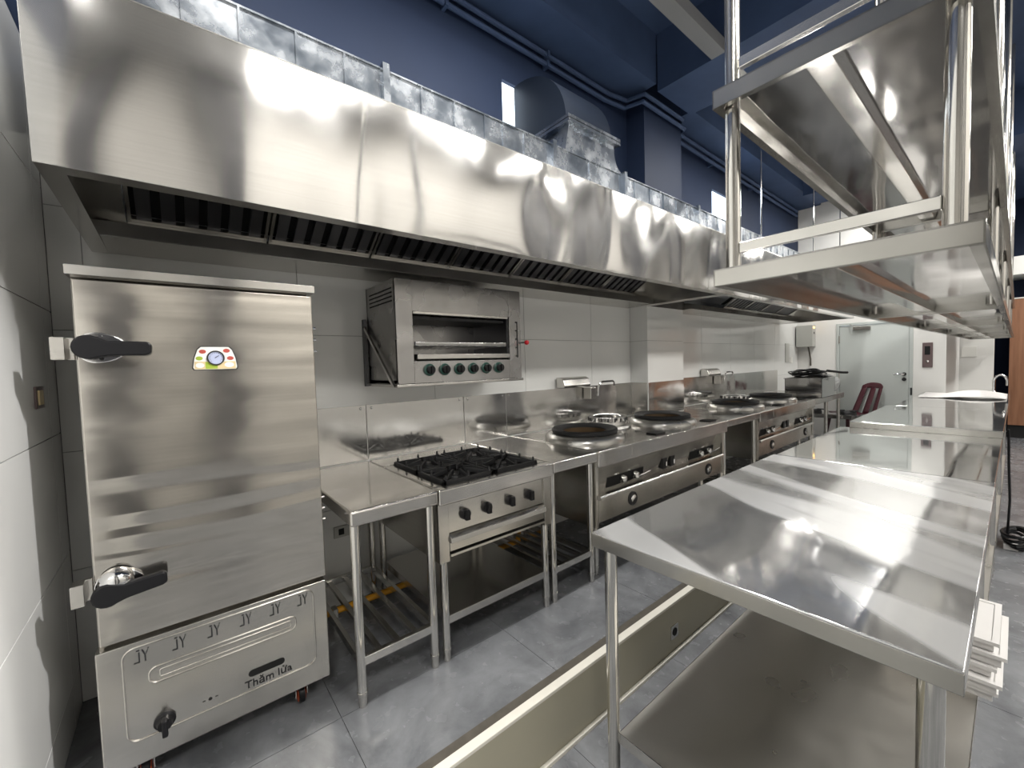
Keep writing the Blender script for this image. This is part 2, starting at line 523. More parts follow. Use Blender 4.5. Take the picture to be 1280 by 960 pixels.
ZR = [0.0, 0.56, 1.05, 1.545, 2.04, ZT]
part('grout_bed', MB().box(XL, XF, YB + 0.004, YB + 0.01, 0, ZT), M['grout'], wall_back)
tile_wall(wall_back, lambda a, b2, c, d: (a, b2, YB, YB + 0.006, c, d), XL, 3.53, [XL + 0.80 * k + 0.1 for k in range(-1, 6)], ZR)
tile_wall(wall_back, lambda a, b2, c, d: (a, b2, YB, YB + 0.006, c, d), 4.20, XF, [4.20 + 0.8 * k for k in range(0, 7)], ZR)

# the pillar in the back wall
pil = struct('wall_pillar', MB().box(3.536, 4.194, 2.256, YB + 0.05, 0, ZT).box(3.53, 4.20, 2.25, YB + 0.05, ZT, ZC), M['navy'])
part('grout_bed', MB().box(3.534, 4.196, 2.254, YB, 0, ZT), M['grout'], pil)
for j in range(len(ZR) - 1):
    a, b2 = ZR[j] + 0.0018, ZR[j + 1] - 0.0018
    part('wall_tile', MB().box(3.53, 4.20, 2.25, 2.256, a, b2), M['tile'], pil)
    part('wall_tile', MB().box(3.53, 3.536, 2.2565, YB, a, b2), M['tile'], pil)
    part('wall_tile', MB().box(4.194, 4.20, 2.2565, YB, a, b2), M['tile'], pil)

# left wall
wl = struct('wall_left', MB().box(XL - 0.2, XL - 0.008, 0.15, YB + 0.2, FL - 0.1, ZC), M['navy'])
part('grout_bed', MB().box(XL - 0.01, XL - 0.004, 0.15, YB, FL, 2.6), M['grout'], wl)
tile_wall(wl, lambda a, b2, c, d: (XL - 0.006, XL, a, b2, c, d), 0.15, YB, [YB - 0.8 * k - 0.15 for k in range(10, -2, -1)],
          [FL, 0.165, 0.648, 1.132, 1.615, 2.10, 2.6])
ou = part('wall_outlet', MB().box(XL, XL + 0.006, 2.08, 2.19, 1.25, 1.325), M['mauve'], wl, bevel=0.002)
part('outlet_face', MB().box(XL + 0.006, XL + 0.010, 2.10, 2.155, 1.262, 1.312), M['cream'], ou)

# far wall with its door, then the recess and the wall behind
wf = struct('wall_far', MB().box(XF, XF + 0.2, 1.90, YB + 0.2, FL, ZC).box(XF, XF + 0.2, 0.64, 0.98, FL, ZC)
            .box(XF, XF + 0.2, 0.98, 1.90, 1.86, ZC).box(XF + 0.2, 10.6, 0.64, 0.84, FL, ZC).box(10.6, 10.8, 0.25, 0.84, FL, ZC), M['white_wall'])
dr = struct('door_1', MB().box(XF - 0.012, XF + 0.10, 0.98, 1.02, FL, 1.86).box(XF - 0.012, XF + 0.10, 1.86, 1.90, FL, 1.86)
            .box(XF - 0.012, XF + 0.10, 1.02, 1.86, 1.82, 1.86), M['door'], bevel=0.003)
part('door_leaf', MB().box(XF + 0.004, XF + 0.045, 1.024, 1.856, FL + 0.01, 1.816), M['door'], dr, bevel=0.002)
hd = part('door_handle', MB().tube([(XF + 0.004, 1.075, 1.035), (XF - 0.05, 1.075, 1.035), (XF - 0.055, 1.09, 1.035), (XF - 0.055, 1.19, 1.032)], 0.010, 10), M['chrome'], dr)
for z in (1.035, 0.955):
    part('rosette', MB().lathe([(0.0001, 0), (0.026, 0), (0.026, 0.012), (0.0001, 0.012)], (XF + 0.004, 1.075, z), 20, 'x'), M['iron'], hd)
cl = part('door_closer', MB().box(XF - 0.045, XF + 0.002, 1.46, 1.68, 1.735, 1.79), M['steel'], dr, bevel=0.006)
part('closer_arm', MB().tube([(XF - 0.05, 1.60, 1.795), (XF - 0.14, 1.66, 1.80), (XF - 0.02, 1.72, 1.835)], 0.008, 6), M['steel'], cl)
for z in (0.35, 1.00, 1.60):
    part('hinge', MB().cyl((XF - 0.014, 1.858, z - 0.06), (XF - 0.014, 1.858, z + 0.06), 0.010, 10), M['steel'], dr)
part('latch_plate', MB().box(XF - 0.016, XF - 0.011, 0.985, 1.005, 0.72, 0.83), M['iron'], dr)

# right-hand side of the room and the wall behind the camera
wr = struct('wall_right', MB().box(-4.0, XE, YR - 0.2, YR, FL - 0.1, ZC), M['cream_wall'])
for (a, b2) in ((-1.9, -1.4), (-0.7, -0.35), (0.35, 0.75), (5.9, 7.0), (8.8, 10.4)):  # unseen dark pillars, added to shape bands in the hood's reflection
    part('wall_pillar', MB().box(a, b2, YR, YR + 0.20, FL, ZC), M['pillar'], wr)
struct('wall_end', MB().box(XE, XE + 0.2, YR - 0.2, YB + 0.2, FL - 0.1, ZC).box(10.8, XE, 0.84, 1.04, FL, ZC), M['navy'])
struct('trim_2', MB().box(12.0, XE, YR, 0.10, 2.72, 3.05), M['white_wall'])

struct('wall_side', MB().box(-4.2, -4.0, YR - 0.2, 1.4, FL - 0.1, ZC).box(-4.0, XL - 0.2, 1.2, 1.4, FL - 0.1, ZC), M['cream_wall'])
# ceiling with its beams
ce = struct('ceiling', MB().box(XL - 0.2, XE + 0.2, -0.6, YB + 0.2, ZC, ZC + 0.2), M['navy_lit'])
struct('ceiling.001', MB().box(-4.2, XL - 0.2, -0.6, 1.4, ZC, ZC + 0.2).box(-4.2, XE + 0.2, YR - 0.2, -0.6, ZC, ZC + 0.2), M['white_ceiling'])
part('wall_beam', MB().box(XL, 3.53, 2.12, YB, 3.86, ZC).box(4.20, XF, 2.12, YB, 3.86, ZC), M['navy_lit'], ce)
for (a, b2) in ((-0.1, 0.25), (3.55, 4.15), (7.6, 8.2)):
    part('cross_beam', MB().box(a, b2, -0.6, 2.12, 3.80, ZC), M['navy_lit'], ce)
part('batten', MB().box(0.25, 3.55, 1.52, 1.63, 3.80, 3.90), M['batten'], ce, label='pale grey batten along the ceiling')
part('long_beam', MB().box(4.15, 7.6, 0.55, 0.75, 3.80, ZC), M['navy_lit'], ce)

# ------------------------------------------------------------------ lamps
def lamp(i, x, y, z, ln, watt):
    hw = 0.07 if i < 4 else 0.31
    t = thing('ceiling_lamp', LAMP_LABELS[i], 'lamp', (x, y, z), 'batten lamps over the cooking aisle' if i < 4 else 'added unseen panel lamps behind the camera')
    part('housing', MB().box(x - ln / 2, x + ln / 2, y - hw, y + hw, z + 0.01, z + 0.06), M['lampbody'], t, bevel=0.004)
    part('diffuser', MB().box(x - ln / 2 + 0.01, x + ln / 2 - 0.01, y - hw + 0.01, y + hw - 0.01, z - 0.012, z + 0.01), M['lampglow'], t, bevel=0.004)
    part('hanger', MB().cyl((x - ln / 3, y, z + 0.06), (x - ln / 3, y, ZC), 0.004, 6).cyl((x + ln / 3, y, z + 0.06), (x + ln / 3, y, ZC), 0.004, 6), M['lampbody'], t)
    L = bpy.data.lights.new('lamp_light', 'AREA'); L.shape = 'RECTANGLE'; L.size = ln; L.size_y = 0.12 if i < 4 else 0.60
    L.energy = watt; L.color = LAMP_COL
    lo = bpy.data.objects.new('lamp_light', L); C.objects.link(lo); lo.parent = t; lo.location = (0, 0, -0.02)


LAMP_LABELS = ['slim batten lamp over the cooking aisle before the gas stove', 'slim batten lamp over the cooking aisle before the steaming cabinet', 'slim batten lamp over the aisle before the farther wok range', 'added hidden batten lamp brightening the far wall near the door'] + [
    'added unseen panel lamp above the room behind the camera'] * (len(LAMPS) - 4)  # panels are unseen, added for their light and the hood reflections
for i, a in enumerate(LAMPS): lamp(i, *a)

t = thing('added_spot', 'added unseen spot brightening the white wall by the steaming cabinet', 'lamp', SPOT[0])
ax = (Vector(SPOT[1]) - Vector(SPOT[0])).normalized(); p0 = Vector(SPOT[0])
part('added_spot_head', MB().cyl(p0 - ax * 0.16, p0 - ax * 0.01, 0.045, 20, 0.06), M['lampbody'], t, bevel=0.004)
part('stem', MB().cyl(p0 - ax * 0.10, (p0.x - ax.x * 0.10, p0.y - ax.y * 0.10, ZC), 0.012, 8), M['lampbody'], t)
L = bpy.data.lights.new('added_spot_light', 'SPOT'); L.energy = SPOT[2]; L.spot_size = math.radians(SPOT[3]); L.spot_blend = 0.6; L.shadow_soft_size = 0.05; L.color = (1, 0.98, 0.97)
lo = bpy.data.objects.new('added_spot_light', L); C.objects.link(lo); lo.parent = t; lo.rotation_euler = ax.to_track_quat('-Z', 'Y').to_euler()

# conduits along the wall under the ceiling
t = thing('conduit', 'upper of two navy painted conduits along the top of the back wall', 'pipe', (0, 2.38, 3.79), 'conduits on the back wall')
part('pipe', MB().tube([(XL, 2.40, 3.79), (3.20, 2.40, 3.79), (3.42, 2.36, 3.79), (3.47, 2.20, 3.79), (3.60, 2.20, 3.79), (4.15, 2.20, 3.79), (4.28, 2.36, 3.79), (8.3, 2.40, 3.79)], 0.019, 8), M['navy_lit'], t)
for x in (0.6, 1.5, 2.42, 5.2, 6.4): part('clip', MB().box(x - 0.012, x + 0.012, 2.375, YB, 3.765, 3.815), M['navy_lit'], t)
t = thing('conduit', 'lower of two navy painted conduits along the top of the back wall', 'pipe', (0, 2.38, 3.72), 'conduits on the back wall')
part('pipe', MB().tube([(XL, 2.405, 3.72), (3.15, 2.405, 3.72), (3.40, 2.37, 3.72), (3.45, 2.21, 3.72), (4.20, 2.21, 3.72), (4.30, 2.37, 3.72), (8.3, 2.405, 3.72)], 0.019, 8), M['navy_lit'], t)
for x in (0.6, 1.5, 2.42, 5.2, 6.4): part('clip', MB().box(x - 0.012, x + 0.012, 2.38, YB, 3.695, 3.745), M['navy_lit'], t)

# ------------------------------------------------------------------ range hoods
HF, HZ, HT = 1.50, 1.872, 2.323


def hood(x0, x1, fx0, fx1, nf, label, blank=None, back0=None):
    t = thing('range_hood', label, 'hood', (x0, YB - 0.3, HZ), 'range hoods over the cooking line')
    bx = back0 if back0 else x0
    n = 60
    def front(u, v): return (x0 + (x1 - x0) * u, HF, HZ + (HT - HZ) * v)
    HL = 0.027   # the front leans out a little at the top
    part('front_panel', MB().hexa([(x0, HF, HZ), (x1, HF, HZ), (x1, HF + 0.003, HZ), (x0, HF + 0.003, HZ), (x0, HF - HL, HT), (x1, HF - HL, HT), (x1, HF - HL + 0.003, HT), (x0, HF - HL + 0.003, HT)]), M['steel_hood'], t, bevel=0.001)
    part('bottom_lip', MB().box(x0 + 0.003, x1 - 0.003, HF + 0.003, HF + 0.055, HZ, HZ + 0.004).box(x0 + 0.003, x1 - 0.003, HF + 0.052, HF + 0.055, HZ + 0.004, HZ + 0.03), M['steel'], t)
    part('top_panel', MB().hexa([(x0, HF - HL, HT), (x1, HF - HL, HT), (x1, 1.92, HT + 0.05), (x0, 1.92, HT + 0.05), (x0, HF - HL, HT + 0.004), (x1, HF - HL, HT + 0.004), (x1, 1.92, HT + 0.054), (x0, 1.92, HT + 0.054)]), M['steel'], t)
    ends = [(HF + 0.003, HZ), (YB - 0.003, HZ), (YB - 0.003, HT + 0.05), (1.92, HT + 0.05), (HF + 0.003, HT)]
    e1 = [(HF + 0.003, HZ), (2.24, HZ), (2.24, HT + 0.05), (1.92, HT + 0.05), (HF + 0.003, HT)]
    part('end_panel', MB().prism(e1 if back0 else ends, 'x', x0, x0 + 0.003), M['steel'], t)
    part('end_panel', MB().prism(ends, 'x', x1 - 0.003, x1), M['steel'], t)
    part('end_lip', MB().box(x0 + 0.003, x0 + 0.05, HF + 0.055, 2.24 if back0 else YB - 0.003, HZ, HZ + 0.004), M['steel'], t)
    part('end_lip', MB().box(x1 - 0.05, x1 - 0.003, HF + 0.055, YB - 0.003, HZ, HZ + 0.004), M['steel'], t)
    gy, gz = 2.20, 1.945
    part('grease_gutter', MB().prism([(gy - 0.04, HZ + 0.006), (YB - 0.003, HZ), (YB - 0.003, HZ + 0.06), (gy + 0.02, gz), (gy - 0.04, gz - 0.012)], 'x', bx + 0.003, x1 - 0.003), M['steel'], t, bevel=0.002)
    # filter bank on a slope
    A = Vector((0, 2.185, gz)); B = Vector((0, 1.64, 2.27))
    d = (B - A).normalized(); nrm = Vector((0, -d.z, d.y)) * 1.0
    if nrm.z > 0: nrm = -nrm
    Ln = (B - A).length

    def slab(mb, xa, xb, s0, s1, h0, h1):
        p = []
        for h in (h0, h1):
            for (xx, ss) in ((xa, s0), (xb, s0), (xb, s1), (xa, s1)):
                q = A + d * ss + nrm * h
                p.append((xx, q.y, q.z))
        return mb.hexa(p)
    part('filter_backing', slab(MB(), fx0, fx1, 0, Ln, -0.05, -0.045), M['void'], t)
    part('closing_plate', slab(MB(), fx1, x1 - 0.003, -0.02, Ln, -0.004, 0.0), M['steel'], t)
    part('closing_plate', slab(MB(), x0 + 0.003, fx0, (0.22 if back0 else -0.02), Ln, -0.004, 0.0), M['steel'], t)
    part('upper_channel', slab(MB(), x0 + 0.003, x1 - 0.003, Ln - 0.03, Ln, 0.001, 0.012), M['steel'], t)
    part('drip_rail', slab(MB(), fx0, fx1, -0.012, 0.006, 0.001, 0.016), M['steel'], t)
    wdt = (fx1 - fx0) / nf
    fs = bs = None
    for k in range(nf):
        xa = fx0 + k * wdt + 0.004; xb = xa + wdt - 0.008
        fr = MB(); slab(fr, xa, xa + 0.012, 0.004, Ln - 0.03, -0.02, 0.0); slab(fr, xb - 0.012, xb, 0.004, Ln - 0.03, -0.02, 0.0)
        slab(fr, xa, xb, 0.004, 0.02, -0.02, 0.0); slab(fr, xa, xb, Ln - 0.05, Ln - 0.03, -0.02, 0.0)
        f = part('baffle_filter', fr, M['steel'], t)
        nb = 6; pw = (wdt - 0.03) / nb
        for j in range(nb):
            xc = xa + 0.012 + pw * (j + 0.5)
            if bs is None:
                g = MB(); slab(g, xc - pw * 0.30, xc + pw * 0.30, 0.02, Ln - 0.05, -0.016, -0.010)
                slab(g, xc - pw * 0.30, xc - pw * 0.24, 0.02, Ln - 0.05, -0.030, -0.016); slab(g, xc + pw * 0.24, xc + pw * 0.30, 0.02, Ln - 0.05, -0.030, -0.016)
                bs = part('baffle', g, M['steel_dark'], f); b0 = xc
                bso = ORIG[t]
            else:
                o = bpy.data.objects.new('baffle', bs.data); C.objects.link(o); o.parent = f; o.location = (xc - b0, 0, 0)
    return t


hood(-0.235, 3.505, -0.11, 3.215, 7, 'long stainless range hood over the steaming cabinet and gas stove')
h2 = hood(3.515, 7.62, 5.0, 7.1, 4, 'stainless range hood over the second wok range near the far door', back0=4.21)
part('back_closer', MB().box(3.518, 4.21, 2.236, 2.249, HZ, HT + 0.05), M['steel'], h2)
for (x, y) in ((6.2, 1.62), (7.4, 1.62), (4.55, 1.62)):
    part('hanger_rod', MB().cyl((x, y, HT), (x, y, ZC), 0.006, 6), M['chrome'], h2)

# ------------------------------------------------------------------ exhaust duct on the hoods
DY, DT, DB = 1.90, 2.743, 2.392
t = thing('exhaust_duct', 'galvanized exhaust duct with upright seams lying along the top of the hoods', 'duct', (2.3, 2.2, DB))
part('core', MB().box(-0.2, 7.5, DY + 0.004, 2.24, DB, DT - 0.002), M['galv'], t)
sx = [-0.2, 0.09, 0.263, 0.46, 0.654, 0.836, 1.025, 1.214, 1.41, 1.54, 1.70, 1.94, 2.30, 2.69, 2.835, 3.044, 3.246, 3.451, 3.644, 3.82, 4.02, 4.24]
while sx[-1] < 7.4: sx.append(sx[-1] + 0.2)
for a, b2 in zip(sx[:-1], sx[1:]):
    dy = random.uniform(-0.004, 0.002)
    part('duct_panel', MB().hexa([(a + 0.003, DY + dy, DB), (b2 - 0.003, DY - 0.001, DB), (b2 - 0.003, DY + 0.004, DB), (a + 0.003, DY + 0.004, DB),
                                  (a + 0.003, DY + dy * 0.4, DT), (b2 - 0.003, DY, DT), (b2 - 0.003, DY + 0.004, DT), (a + 0.003, DY + 0.004, DT)]), M['galv'], t)
for x in sx[1:-1]:
    big = x in (0.836, 1.94, 2.69, 3.82)
    wv = 0.016 if big else 0.004
    part('flange' if big else 'seam', MB().box(x - wv, x + wv, DY - (0.028 if big else 0.007), DY + 0.002, DB, DT + (0.02 if big else 0)), M['galv'], t)
part('top_rim', MB().box(-0.2, 7.5, DY - 0.006, DY + 0.01, DT - 0.002, DT + 0.006), M['galv'], t)
# flared take-off
tk = []
for k in range(9):
    u = k / 8
    tk.append((2.58 + 0.16 * u ** 2.2, 2.925 - (2.925 - DT) * (1 - (1 - u) ** 2.0)))
poly = [(2.10, 2.925)] + tk + [(2.74, DT), (2.06, DT)]
part('takeoff', MB().prism(poly, 'y', DY - 0.003, 2.34), M['galv'], t)
fl_ = MB()
for z in (2.925, 2.950):
    fl_.box(2.065, 2.615, DY - 0.035, DY + 0.0, z, z + 0.02).box(2.065, 2.615, 2.33, 2.37, z, z + 0.02).box(2.065, 2.10, DY, 2.33, z, z + 0.02).box(2.58, 2.615, DY, 2.33, z, z + 0.02)
part('flange', fl_, M['galv'], t)
el = []
for k in range(15):
    a = PI - k / 14 * PI / 2
    el.append((2.42 + 0.50 * math.cos(a), 2.97 + 0.47 * math.sin(a)))
inn = [(2.42 - 0.10 * math.sin(k / 6 * PI / 2), 2.97 + 0.08 * math.cos(k / 6 * PI / 2)) for k in range(7)]
part('elbow', MB().prism(el + [(2.441, 3.44), (2.441, 3.05)] + inn, 'x', 2.10, 2.58), M['elbow'], t, label='navy painted square elbow bending into the wall')

# ------------------------------------------------------------------ backsplash panels on the back wall
for (a, b2) in ((0.445, 0.868), (0.872, 1.548), (1.554, 1.926), (1.930, 3.525)):
    p = part('backsplash_panel', MB().box(a, b2, YB - 0.006, YB - 0.0005, 0.815, 1.14), M['steel_back'], wall_back, bevel=0.001)
    for x in (a + 0.03, b2 - 0.03):
        part('rivet', MB().lathe([(0.0001, 0), (0.008, 0), (0.006, 0.004), (0.0001, 0.005)], (x, YB - 0.006, 1.12), 10, 'y'), M['chrome'], p)
for (a, b2) in ((4.21, 4.42), (4.425, 6.27), (6.275, 7.5)):
    part('backsplash_panel', MB().box(a, b2, YB - 0.006, YB - 0.0005, 0.815, 1.14), M['steel_back'], wall_back, bevel=0.001)
part('backsplash_panel', MB().box(3.535, 4.195, 2.244, 2.2495, 0.815, 1.14), M['steel_back'], pil, bevel=0.001)
part('backsplash_panel', MB().box(3.524, 3.5295, 2.256, YB - 0.008, 0.815, 1.14), M['steel_back'], pil, bevel=0.001)

# ------------------------------------------------------------------ rice steaming cabinet
SY = 1.77
t = thing('steaming_cabinet', 'tall stainless steaming cabinet with two black door latches beside the white wall', 'steamer', (0.1, 2.1, 0))
part('body', MB().box(-0.228, 0.432, SY + 0.05, 2.42, 0.10, 1.655), M['steel_panel'], t, bevel=0.004)
part('lid', MB().box(-0.232, 0.447, SY - 0.012, 2.42, 1.655, 1.684), M['steel'], t, bevel=0.002)
dr_ = part('door', MB().box(-0.220, 0.437, SY, SY + 0.045, 0.517, 1.644), M['steel_door'], t, bevel=0.004)
for z0 in (1.475, 0.79):
    for dz in (0.045, 0, -0.045):
        part('hinge_pin', MB().cyl((0.437, SY + 0.02, z0 + dz), (0.450, SY + 0.02, z0 + dz), 0.006, 8), M['chrome'], dr_)
bpn = part('base_panel', MB().box(-0.232, 0.434, SY - 0.004, SY + 0.05, 0.101, 0.503), M['steel_panel'], t, bevel=0.004)


def ring_path(pts, r, m, parent, name):
    part(name, MB().tube(list(pts) + [pts[0], pts[1]], r, 6), m, parent)


yb = SY - 0.004
ring_path([(u, yb, v) for u, v in rrect(-0.172, 0.384, 0.182, 0.486, 0.03)], 0.0035, M['steel_panel'], bpn, 'embossed_rim')
ring_path([(u, yb, v) for u, v in rrect(-0.112, 0.318, 0.350, 0.402, 0.02)], 0.0035, M['steel_panel'], bpn, 'embossed_bar')
ring_path([(u, yb, v) for u, v in rrect(-0.085, 0.300, 0.364, 0.388, 0.004, 2)], 0.002, M['steel_panel'], bpn, 'embossed_bar')
part('sight_slot', MB().prism(rrect(0.155, 0.273, 0.233, 0.258, 0.012), 'y', yb - 0.001, yb), M['void'], bpn)
part('vent_holes', MB().lathe([(0.0001, 0), (0.0055, 0), (0.0055, 0.001), (0.0001, 0.001)], (0.040, yb, 0.218), 12, 'y').box(0.018, 0.026, yb - 0.001, yb, 0.2165, 0.2195).box(0.054, 0.062, yb - 0.001, yb, 0.2165, 0.2195), M['void'], bpn)


def stencil(x, z, s):
    mb = MB(); y0, y1 = yb - 0.0012, yb
    def q(pts): mb.prism([(x + s * u, z + s * v) for u, v in pts], 'y', y0, y1)
    q([(-0.34, 0.80), (0.05, 0.80), (0.05, 1.0), (-0.34, 1.0)])
    q([(-0.13, -0.78), (0.05, -0.78), (0.05, 0.62), (-0.13, 0.62)])
    q([(-0.66, -1.0), (0.05, -1.0), (0.05, -0.80), (-0.66, -0.80)])
    q([(0.56, -1.0), (0.74, -1.0), (0.74, -0.05), (0.56, -0.05)])
    q([(0.54, 0.0), (0.72, 0.0), (0.44, 0.92), (0.24, 0.92)])
    q([(0.72, 0.10), (0.80, 0.02), (1.02, 0.66), (0.90, 0.72)])
    q([(0.94, 0.84), (1.10, 0.80), (1.14, 0.96), (0.98, 1.0)])
    return mb


for k in range(6):
    part('letter_mark', stencil(-0.132 + k * (0.472 / 5), 0.4545, 0.021), M['print_black'], bpn)


def text_mesh(s, size, mname):
    cu = bpy.data.curves.new('txt', 'FONT'); cu.body = s; cu.size = size; cu.extrude = 0.0004; cu.offset = 0.0003; cu.align_x = 'CENTER'
    ob = bpy.data.objects.new('txt', cu); C.objects.link(ob)
    dg = bpy.context.evaluated_depsgraph_get()
    me = bpy.data.meshes.new_from_object(ob.evaluated_get(dg))
    bpy.data.objects.remove(ob); bpy.data.curves.remove(cu)
    me.materials.clear(); me.materials.append(M[mname])
    return me


me = text_mesh('Thăm lửa', 0.039, 'print_black')
o = bpy.data.objects.new('lettering', me); C.objects.link(o); o.parent = bpn
o.rotation_euler = (PI / 2, 0, 0)
o.location = (0.219 - 0.1, yb - 0.001 - 2.1, 0.1955)

kb = part('gas_knob', MB().lathe([(0.0001, 0), (0.029, 0), (0.029, 0.006), (0.022, 0.010), (0.019, 0.03), (0.0001, 0.032)], (-0.082, yb, 0.213), 24, 'y'), M['black'], t)
part('knob_grip', MB().hexa([(-0.090, yb - 0.045, 0.180), (-0.074, yb - 0.045, 0.180), (-0.074, yb - 0.02, 0.180), (-0.090, yb - 0.02, 0.180),
                             (-0.090, yb - 0.045, 0.236), (-0.074, yb - 0.045, 0.236), (-0.074, yb - 0.02, 0.236), (-0.090, yb - 0.02, 0.236)]), M['black'], kb, bevel=0.005)


def latch(z, ang, chrome_up):
    xc = -0.178
    lt = part('door_latch', MB().prism([(xc + 0.072 * math.cos(a) * (1.0 if math.cos(a) > 0 else 0.62), z + 0.047 * math.sin(a)) for a in [2 * PI * k / 28 for k in range(28)]], 'y', SY - 0.010, SY), M['chrome'], dr_, bevel=0.004)
    for dz in (0.033, -0.033):
        part('screw', MB().lathe([(0.0001, 0), (0.006, 0), (0.005, 0.003), (0.0001, 0.003)], (xc + 0.012, SY - 0.010, z + dz), 10, 'y'), M['iron'], lt)
    if chrome_up:
        part('latch_boss', MB().lathe([(0.044, 0), (0.042, 0.02), (0.032, 0.034), (0.016, 0.04), (0.0001, 0.041)], (xc + 0.008, SY - 0.008, z + 0.012), 24, 'y', closed=False), M['chrome'], lt)
    ca, sa = math.cos(ang), math.sin(ang)
    out = [(-0.045, 0.000)]
    for k in range(11):
        a = PI - PI * k / 10 * 0.0
    prof = [(-0.032 * 1.0 + 0.0, 0.0)]
    pts = []
    for k in range(13):
        a = math.radians(60 + 240 * k / 12)
        pts.append((-0.012 + 0.036 * math.cos(a), 0.036 * math.sin(a)))
    pts += [(0.03, -0.026), (0.115, -0.024), (0.128, -0.018), (0.130, 0.010), (0.122, 0.018), (0.03, 0.020)]
    pts = [(xc + u * ca - v * sa, z - (0.012 if chrome_up else 0) + u * sa + v * ca) for u, v in pts]
    part('latch_lever', MB().prism(pts, 'y', SY - 0.052, SY - 0.026), M['black'], lt, bevel=0.006)
    part('latch_neck', MB().cyl((xc - 0.01, SY, z), (xc - 0.01, SY - 0.03, z), 0.022, 16), M['black'], lt)
    kp = part('latch_keeper', MB().box(-0.270, -0.240, SY - 0.022, SY + 0.02, z - 0.036, z + 0.030).box(-0.270, -0.225, SY + 0.016, SY + 0.03, z - 0.036, z + 0.030), M['steel_panel'], lt, bevel=0.002)
    for dz in (0.014, -0.018):
        part('screw', MB().lathe([(0.0001, 0), (0.005, 0), (0.004, 0.003), (0.0001, 0.003)], (-0.253, SY - 0.022, z + dz), 8, 'y'), M['chrome'], kp) if False else None


latch(1.440, -0.01, False)
latch(0.705, 0.10, True)

# thermometer plate on the door
yp = SY
def trap(s, dx=0.0):
    return [(0.1165 + u * s, 1.4055 + v * s) for u, v in ((-0.063, -0.041), (0.060, -0.041), (0.064, -0.034), (0.060, 0.0), (0.050, 0.030), (0.040, 0.040), (-0.042, 0.040), (-0.052, 0.030), (-0.062, 0.0), (-0.067, -0.034))]
pl = part('dial_plate', MB().prism(trap(1.0), 'y', yp - 0.003, yp), M['print_black'], dr_, label='rounded plate with a round dial and small food pictures')
part('plate_face', MB().prism(trap(0.95), 'y', yp - 0.0036, yp - 0.003), M['white_print'], pl)
def disc(x, z, rx, rz, y0, y1, n=14): return MB().prism([(x + rx * math.cos(2 * PI * k / n), z + rz * math.sin(2 * PI * k / n)) for k in range(n)], 'y', y0, y1)
cx_, cz_ = 0.1165, 1.4055
part('plate_print', MB().box(cx_ - 0.060, cx_ + 0.057, yp - 0.0041, yp - 0.0036, cz_ - 0.038, cz_ - 0.012), M['cream'], pl, label='cream food picture strip')
part('plate_print', MB().box(cx_ - 0.030, cx_ + 0.004, yp - 0.0045, yp - 0.0041, cz_ - 0.037, cz_ - 0.014), M['leaf'], pl, label='green leaf picture')
for (dx, dz, m_) in ((-0.036, 0.022, 'meat'), (0.032, 0.025, 'meat'), (0.042, -0.001, 'meat'), (-0.046, -0.001, 'leaf')):
    part('plate_print', disc(cx_ + dx, cz_ + dz, 0.010, 0.007, yp - 0.0042, yp - 0.0036), M[m_], pl)
part('plate_print', disc(cx_ - 0.045, cz_ - 0.025, 0.012, 0.009, yp - 0.0046, yp - 0.0041), M['white_print'], pl)
part('plate_print', disc(cx_ + 0.038, cz_ - 0.024, 0.014, 0.009, yp - 0.0046, yp - 0.0041), M['white_print'], pl)
part('dial_rim', MB().lathe([(0.0205, 0), (0.026, 0), (0.025, 0.007), (0.0215, 0.007)], (cx_, yp - 0.003, cz_), 28, 'y'), M['iron'], pl)
part('dial_face', disc(cx_, cz_, 0.0212, 0.0212, yp - 0.0065, yp - 0.003, 28), M['dial'], pl)
ndl = MB()
for k in range(14):
    a = math.radians(-40 + 260 * k / 13)
    p = Vector((cx_ + 0.017 * math.cos(a), yp - 0.007, cz_ + 0.017 * math.sin(a)))
    ndl.box(p.x - 0.0008, p.x + 0.0008, yp - 0.0072, yp - 0.0065, p.z - 0.0008, p.z + 0.0008)
ndl.hexa([(cx_ - 0.002, yp - 0.008, cz_ - 0.001), (cx_ + 0.010, yp - 0.008, cz_ + 0.008), (cx_ + 0.010, yp - 0.007, cz_ + 0.008), (cx_ - 0.002, yp - 0.007, cz_ - 0.001),
          (cx_ - 0.003, yp - 0.008, cz_ + 0.001), (cx_ + 0.009, yp - 0.008, cz_ + 0.009), (cx_ + 0.009, yp - 0.007, cz_ + 0.009), (cx_ - 0.003, yp - 0.007, cz_ + 0.001)])
part('dial_needle', ndl, M['print_black'], pl)

for (x, y) in ((0.335, SY + 0.07), (-0.14, SY + 0.07), (0.335, 2.34), (-0.14, 2.34)):
    cs = part('castor', MB().box(x - 0.024, x - 0.018, y - 0.02, y + 0.02, 0.03, 0.10).box(x + 0.018, x + 0.024, y - 0.02, y + 0.02, 0.03, 0.10).box(x - 0.03, x + 0.03, y - 0.03, y + 0.03, 0.092, 0.102), M['steel'], t, bevel=0.002)
    part('wheel', MB().lathe([(0.012, -0.013), (0.030, -0.013), (0.030, 0.013), (0.012, 0.013)], (x, y, 0.036), 20, 'x'), M['wheel'], cs)
    part('tyre', MB().lathe([(0.031, -0.012), (0.036, -0.009), (0.036, 0.009), (0.031, 0.012)], (x, y, 0.036), 20, 'x'), M['black'], cs)

# ------------------------------------------------------------------ counter line
CF, CZ = 1.59, 0.81


